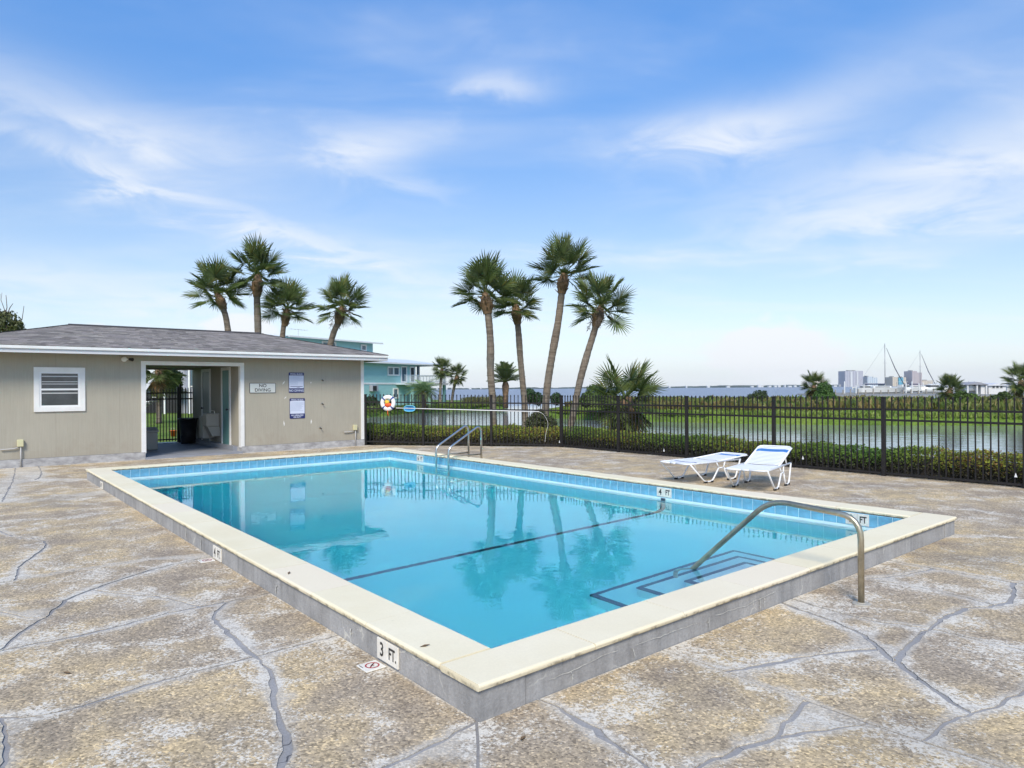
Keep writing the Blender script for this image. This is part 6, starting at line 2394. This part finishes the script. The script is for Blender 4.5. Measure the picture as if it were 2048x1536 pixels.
M['shedwall'] = mat('white_shed_wall', (0.62, 0.61, 0.59), .7, var=.05)
M['shedroof'] = mat('grey_shed_roof', (0.28, 0.28, 0.30), .7)
shed('open sided boathouse with grey roof over a boat', 1933, 1974, 764, 792, 148, 9, M['shedwall'], M['shedroof'], True)
shed('low white marina building with small windows', 1977, 2012, 766, 792, 150, 7, M['shedwall'], M['fascia'])
shed('long pale marina shed behind the distant round palm', 1885, 1934, 767, 790, 200, 10, M['greywall'], M['fascia'])
shed('pale marina building partly hidden by the right edge palm', 2014, 2075, 768, 792, 165, 8, M['shedwall'], M['shedroof'])
ld_ = MB()
land('marina_ground', [(66, 150), (74, 140), (110, 128), (190, 120), (260, 160), (240, 230), (150, 236), (100, 215), (80, 190)], -.32, M['jetty'], drop=.5, run=.4, grid=40.0, bump=.02)

# ================================================================ FAR SHORE AND TOWERS
M['farwood'] = mat('far_shore_trees', (0.075, 0.10, 0.09), .95, var=.3, vscale=.012)
M['farhouse'] = mat('far_shore_white', (0.6, 0.6, 0.58), .8)
m_ = MB()
rr = random.Random(2)
xs = np.arange(-4200, 4200, 14)
prev = None
vs, fs = [], []
for i, x in enumerate(xs):
    y = 3300 - .10 * abs(x) + 40 * mnoise.noise((x * .002, 0, 0))
    h = 5.5 + 3.6 * mnoise.noise((x * .008, 1, 0)) + 3.0 * mnoise.noise((x * .04, 2, 0)) + rr.uniform(-.9, .9)
    if x > 900: h += 3
    vs += [(x, y, -1), (x, y, max(1.2, h)), (x, y + 120, max(1.2, h) + .5), (x, y + 400, -1)]
for i in range(len(xs) - 1):
    for j in range(3):
        fs.append((i * 4 + j, (i + 1) * 4 + j, (i + 1) * 4 + j + 1, i * 4 + j + 1))
m_.add(vs, fs)
tag(m_.build('far_shore', M['farwood']), kind='structure')


def towermat(name, wall, glass, fw, fh, wf):
    m = bpy.data.materials.new(name)
    m.use_nodes = True
    t = NT(m.node_tree)
    b = m.node_tree.nodes['Principled BSDF']
    tc = t.n('ShaderNodeTexCoord').outputs['Object']
    s = t.n('ShaderNodeSeparateXYZ', {0: tc}).outputs
    fx = t.math('FRACT', t.math('DIVIDE', s[0], fw))
    fz = t.math('FRACT', t.math('DIVIDE', s[2], fh))
    k = t.math('MULTIPLY', t.math('LESS_THAN', fx, wf), t.math('LESS_THAN', fz, .55))
    c = t.mix(k, (*wall, 1), (*glass, 1))
    m.node_tree.links.new(c, b.inputs['Base Color'])
    b.inputs['Roughness'].default_value = .6
    return m


TM = {'grey': towermat('tower_grey', (.47, .46, .48), (.27, .27, .31), 9, 3.4, .62),  # wall and glass colours lightened, standing in for more haze over the bay
      'slate': towermat('tower_slate', (.58, .61, .62), (.28, .38, .43), 8, 3.3, .55),
      'tan': towermat('tower_tan', (.60, .51, .38), (.36, .31, .25), 7, 3.3, .4),
      'aqua': towermat('tower_aqua', (.10, .38, .48), (.05, .24, .34), 6, 3.3, .5),
      'brown': towermat('tower_brown', (.47, .40, .38), (.30, .26, .25), 7, 3.3, .5)}
YT = 2900


def tower(label, specs):
    x0 = min(s[0] for s in specs); x1 = max(s[1] for s in specs)
    a = W((x0 + x1) / 2, 770, YT)
    r_ = empty('tower_block', Vector((a.x, YT, 0)), label, 'building', 'towers across the bay')
    for k, (xa, xb, yt, mt, dy) in enumerate(specs):
        p, q = W(xa, yt, YT), W(xb, yt, YT)
        o = MB().box(p.x, q.x, YT + dy, YT + 60 + dy, -1, p.z).build('storeys', TM[mt] if mt in TM else M[mt], r_)
        MB().box(p.x + (q.x - p.x) * .3, q.x - (q.x - p.x) * .3, YT + 20 + dy, YT + 40 + dy, p.z, p.z + 3.5).build('roof_plant', M['jetty'], o)


tower('wide grey apartment tower with pale vertical bands across the bay', [(1690, 1726, 742, 'grey', 0), (1700.5, 1704, 743, 'farhouse', -3), (1713, 1715.5, 743, 'farhouse', -3)])
tower('lower slate and pale green tower pair behind the nearer mast', [(1735, 1745, 753, 'slate', 0), (1745, 1758, 755, 'slate', 10)])
tower('tan hotel with aqua centre behind the furled jib', [(1785, 1796, 754, 'tan', 0), (1796, 1805, 755.5, 'aqua', -6), (1805, 1812, 754.5, 'tan', 0)])
tower('brown stepped tower behind the farther mast', [(1824, 1834, 742, 'brown', 0), (1834, 1846, 745, 'brown', 8), (1846, 1870, 761, 'tan', 12)])
tower('tan tower partly hidden behind the distant bushy palm', [(1628, 1648, 753, 'tan', 0)])
fs_ = [o for o in C.objects if o.name == 'far_shore'][0]
for x in list(range(1500, 1690, 11)) + [870, 889, 905, 940, 958, 1340, 1372, 1410, 1450]:
    p = W(x + rr.uniform(-4, 4), 774, 2950)
    w_ = rr.uniform(5, 15)
    MB().box(p.x, p.x + w_, 2940, 2955, 0, rr.uniform(5, 11)).build('shore_building', M['farhouse'], fs_)

# ================================================================ fallen leaves
M['dryleaf'] = mat('dry_leaf', (0.16, 0.10, 0.05), .8, var=.3, vscale=60)
for i, (x, y, z, lb) in enumerate(((850, 1293, COP_Z, 'curled dry leaf on the coping near the pool corner'), (578, 1147, COP_Z, 'small dry leaf on the left pool coping'), (134, 1347, .007, 'dry leaf on the deck at lower left'),
                                   (1046, 1478, .007, 'dry leaf on the deck right of the near corner'))):
    p = G(x, y, z)
    a = i * 1.3 + .4
    X, Y = Vector((math.cos(a), math.sin(a), 0)), Vector((-math.sin(a), math.cos(a), 0))
    L, w_ = .030, .010
    m_ = MB()
    top = [p - X * L + ZU * .003, p - Y * w_ + ZU * .008, p + Y * w_ + ZU * .008, p + ZU * .003, p + X * L + ZU * .009]
    m_.add(top + [q - ZU * .0015 for q in top], [(0, 1, 3), (0, 3, 2), (1, 4, 3), (3, 4, 2), (5, 8, 6), (5, 7, 8), (6, 8, 9), (8, 7, 9)])
    tag(m_.build('dry_leaf', M['dryleaf']), lb, 'leaf', 'dry leaves')

# ================================================================ sea haze: thin even air over the whole place
hm = bpy.data.materials.new('sea_haze')
hm.use_nodes = True
hm.node_tree.nodes.clear()
_t = NT(hm.node_tree)
_o = _t.n('ShaderNodeOutputMaterial')
_v = _t.n('ShaderNodeVolumePrincipled', {'Color': (0.92, 0.95, 1.0, 1), 'Density': 0.00006, 'Anisotropy': 0.2})
hm.node_tree.links.new(_v.outputs[0], _o.inputs['Volume'])
tag(MB().box(-4600, 4600, -500, 4000, -3.2, 92).build('haze', hm), 'thin pale sea haze over the bay', 'haze', kind='stuff')
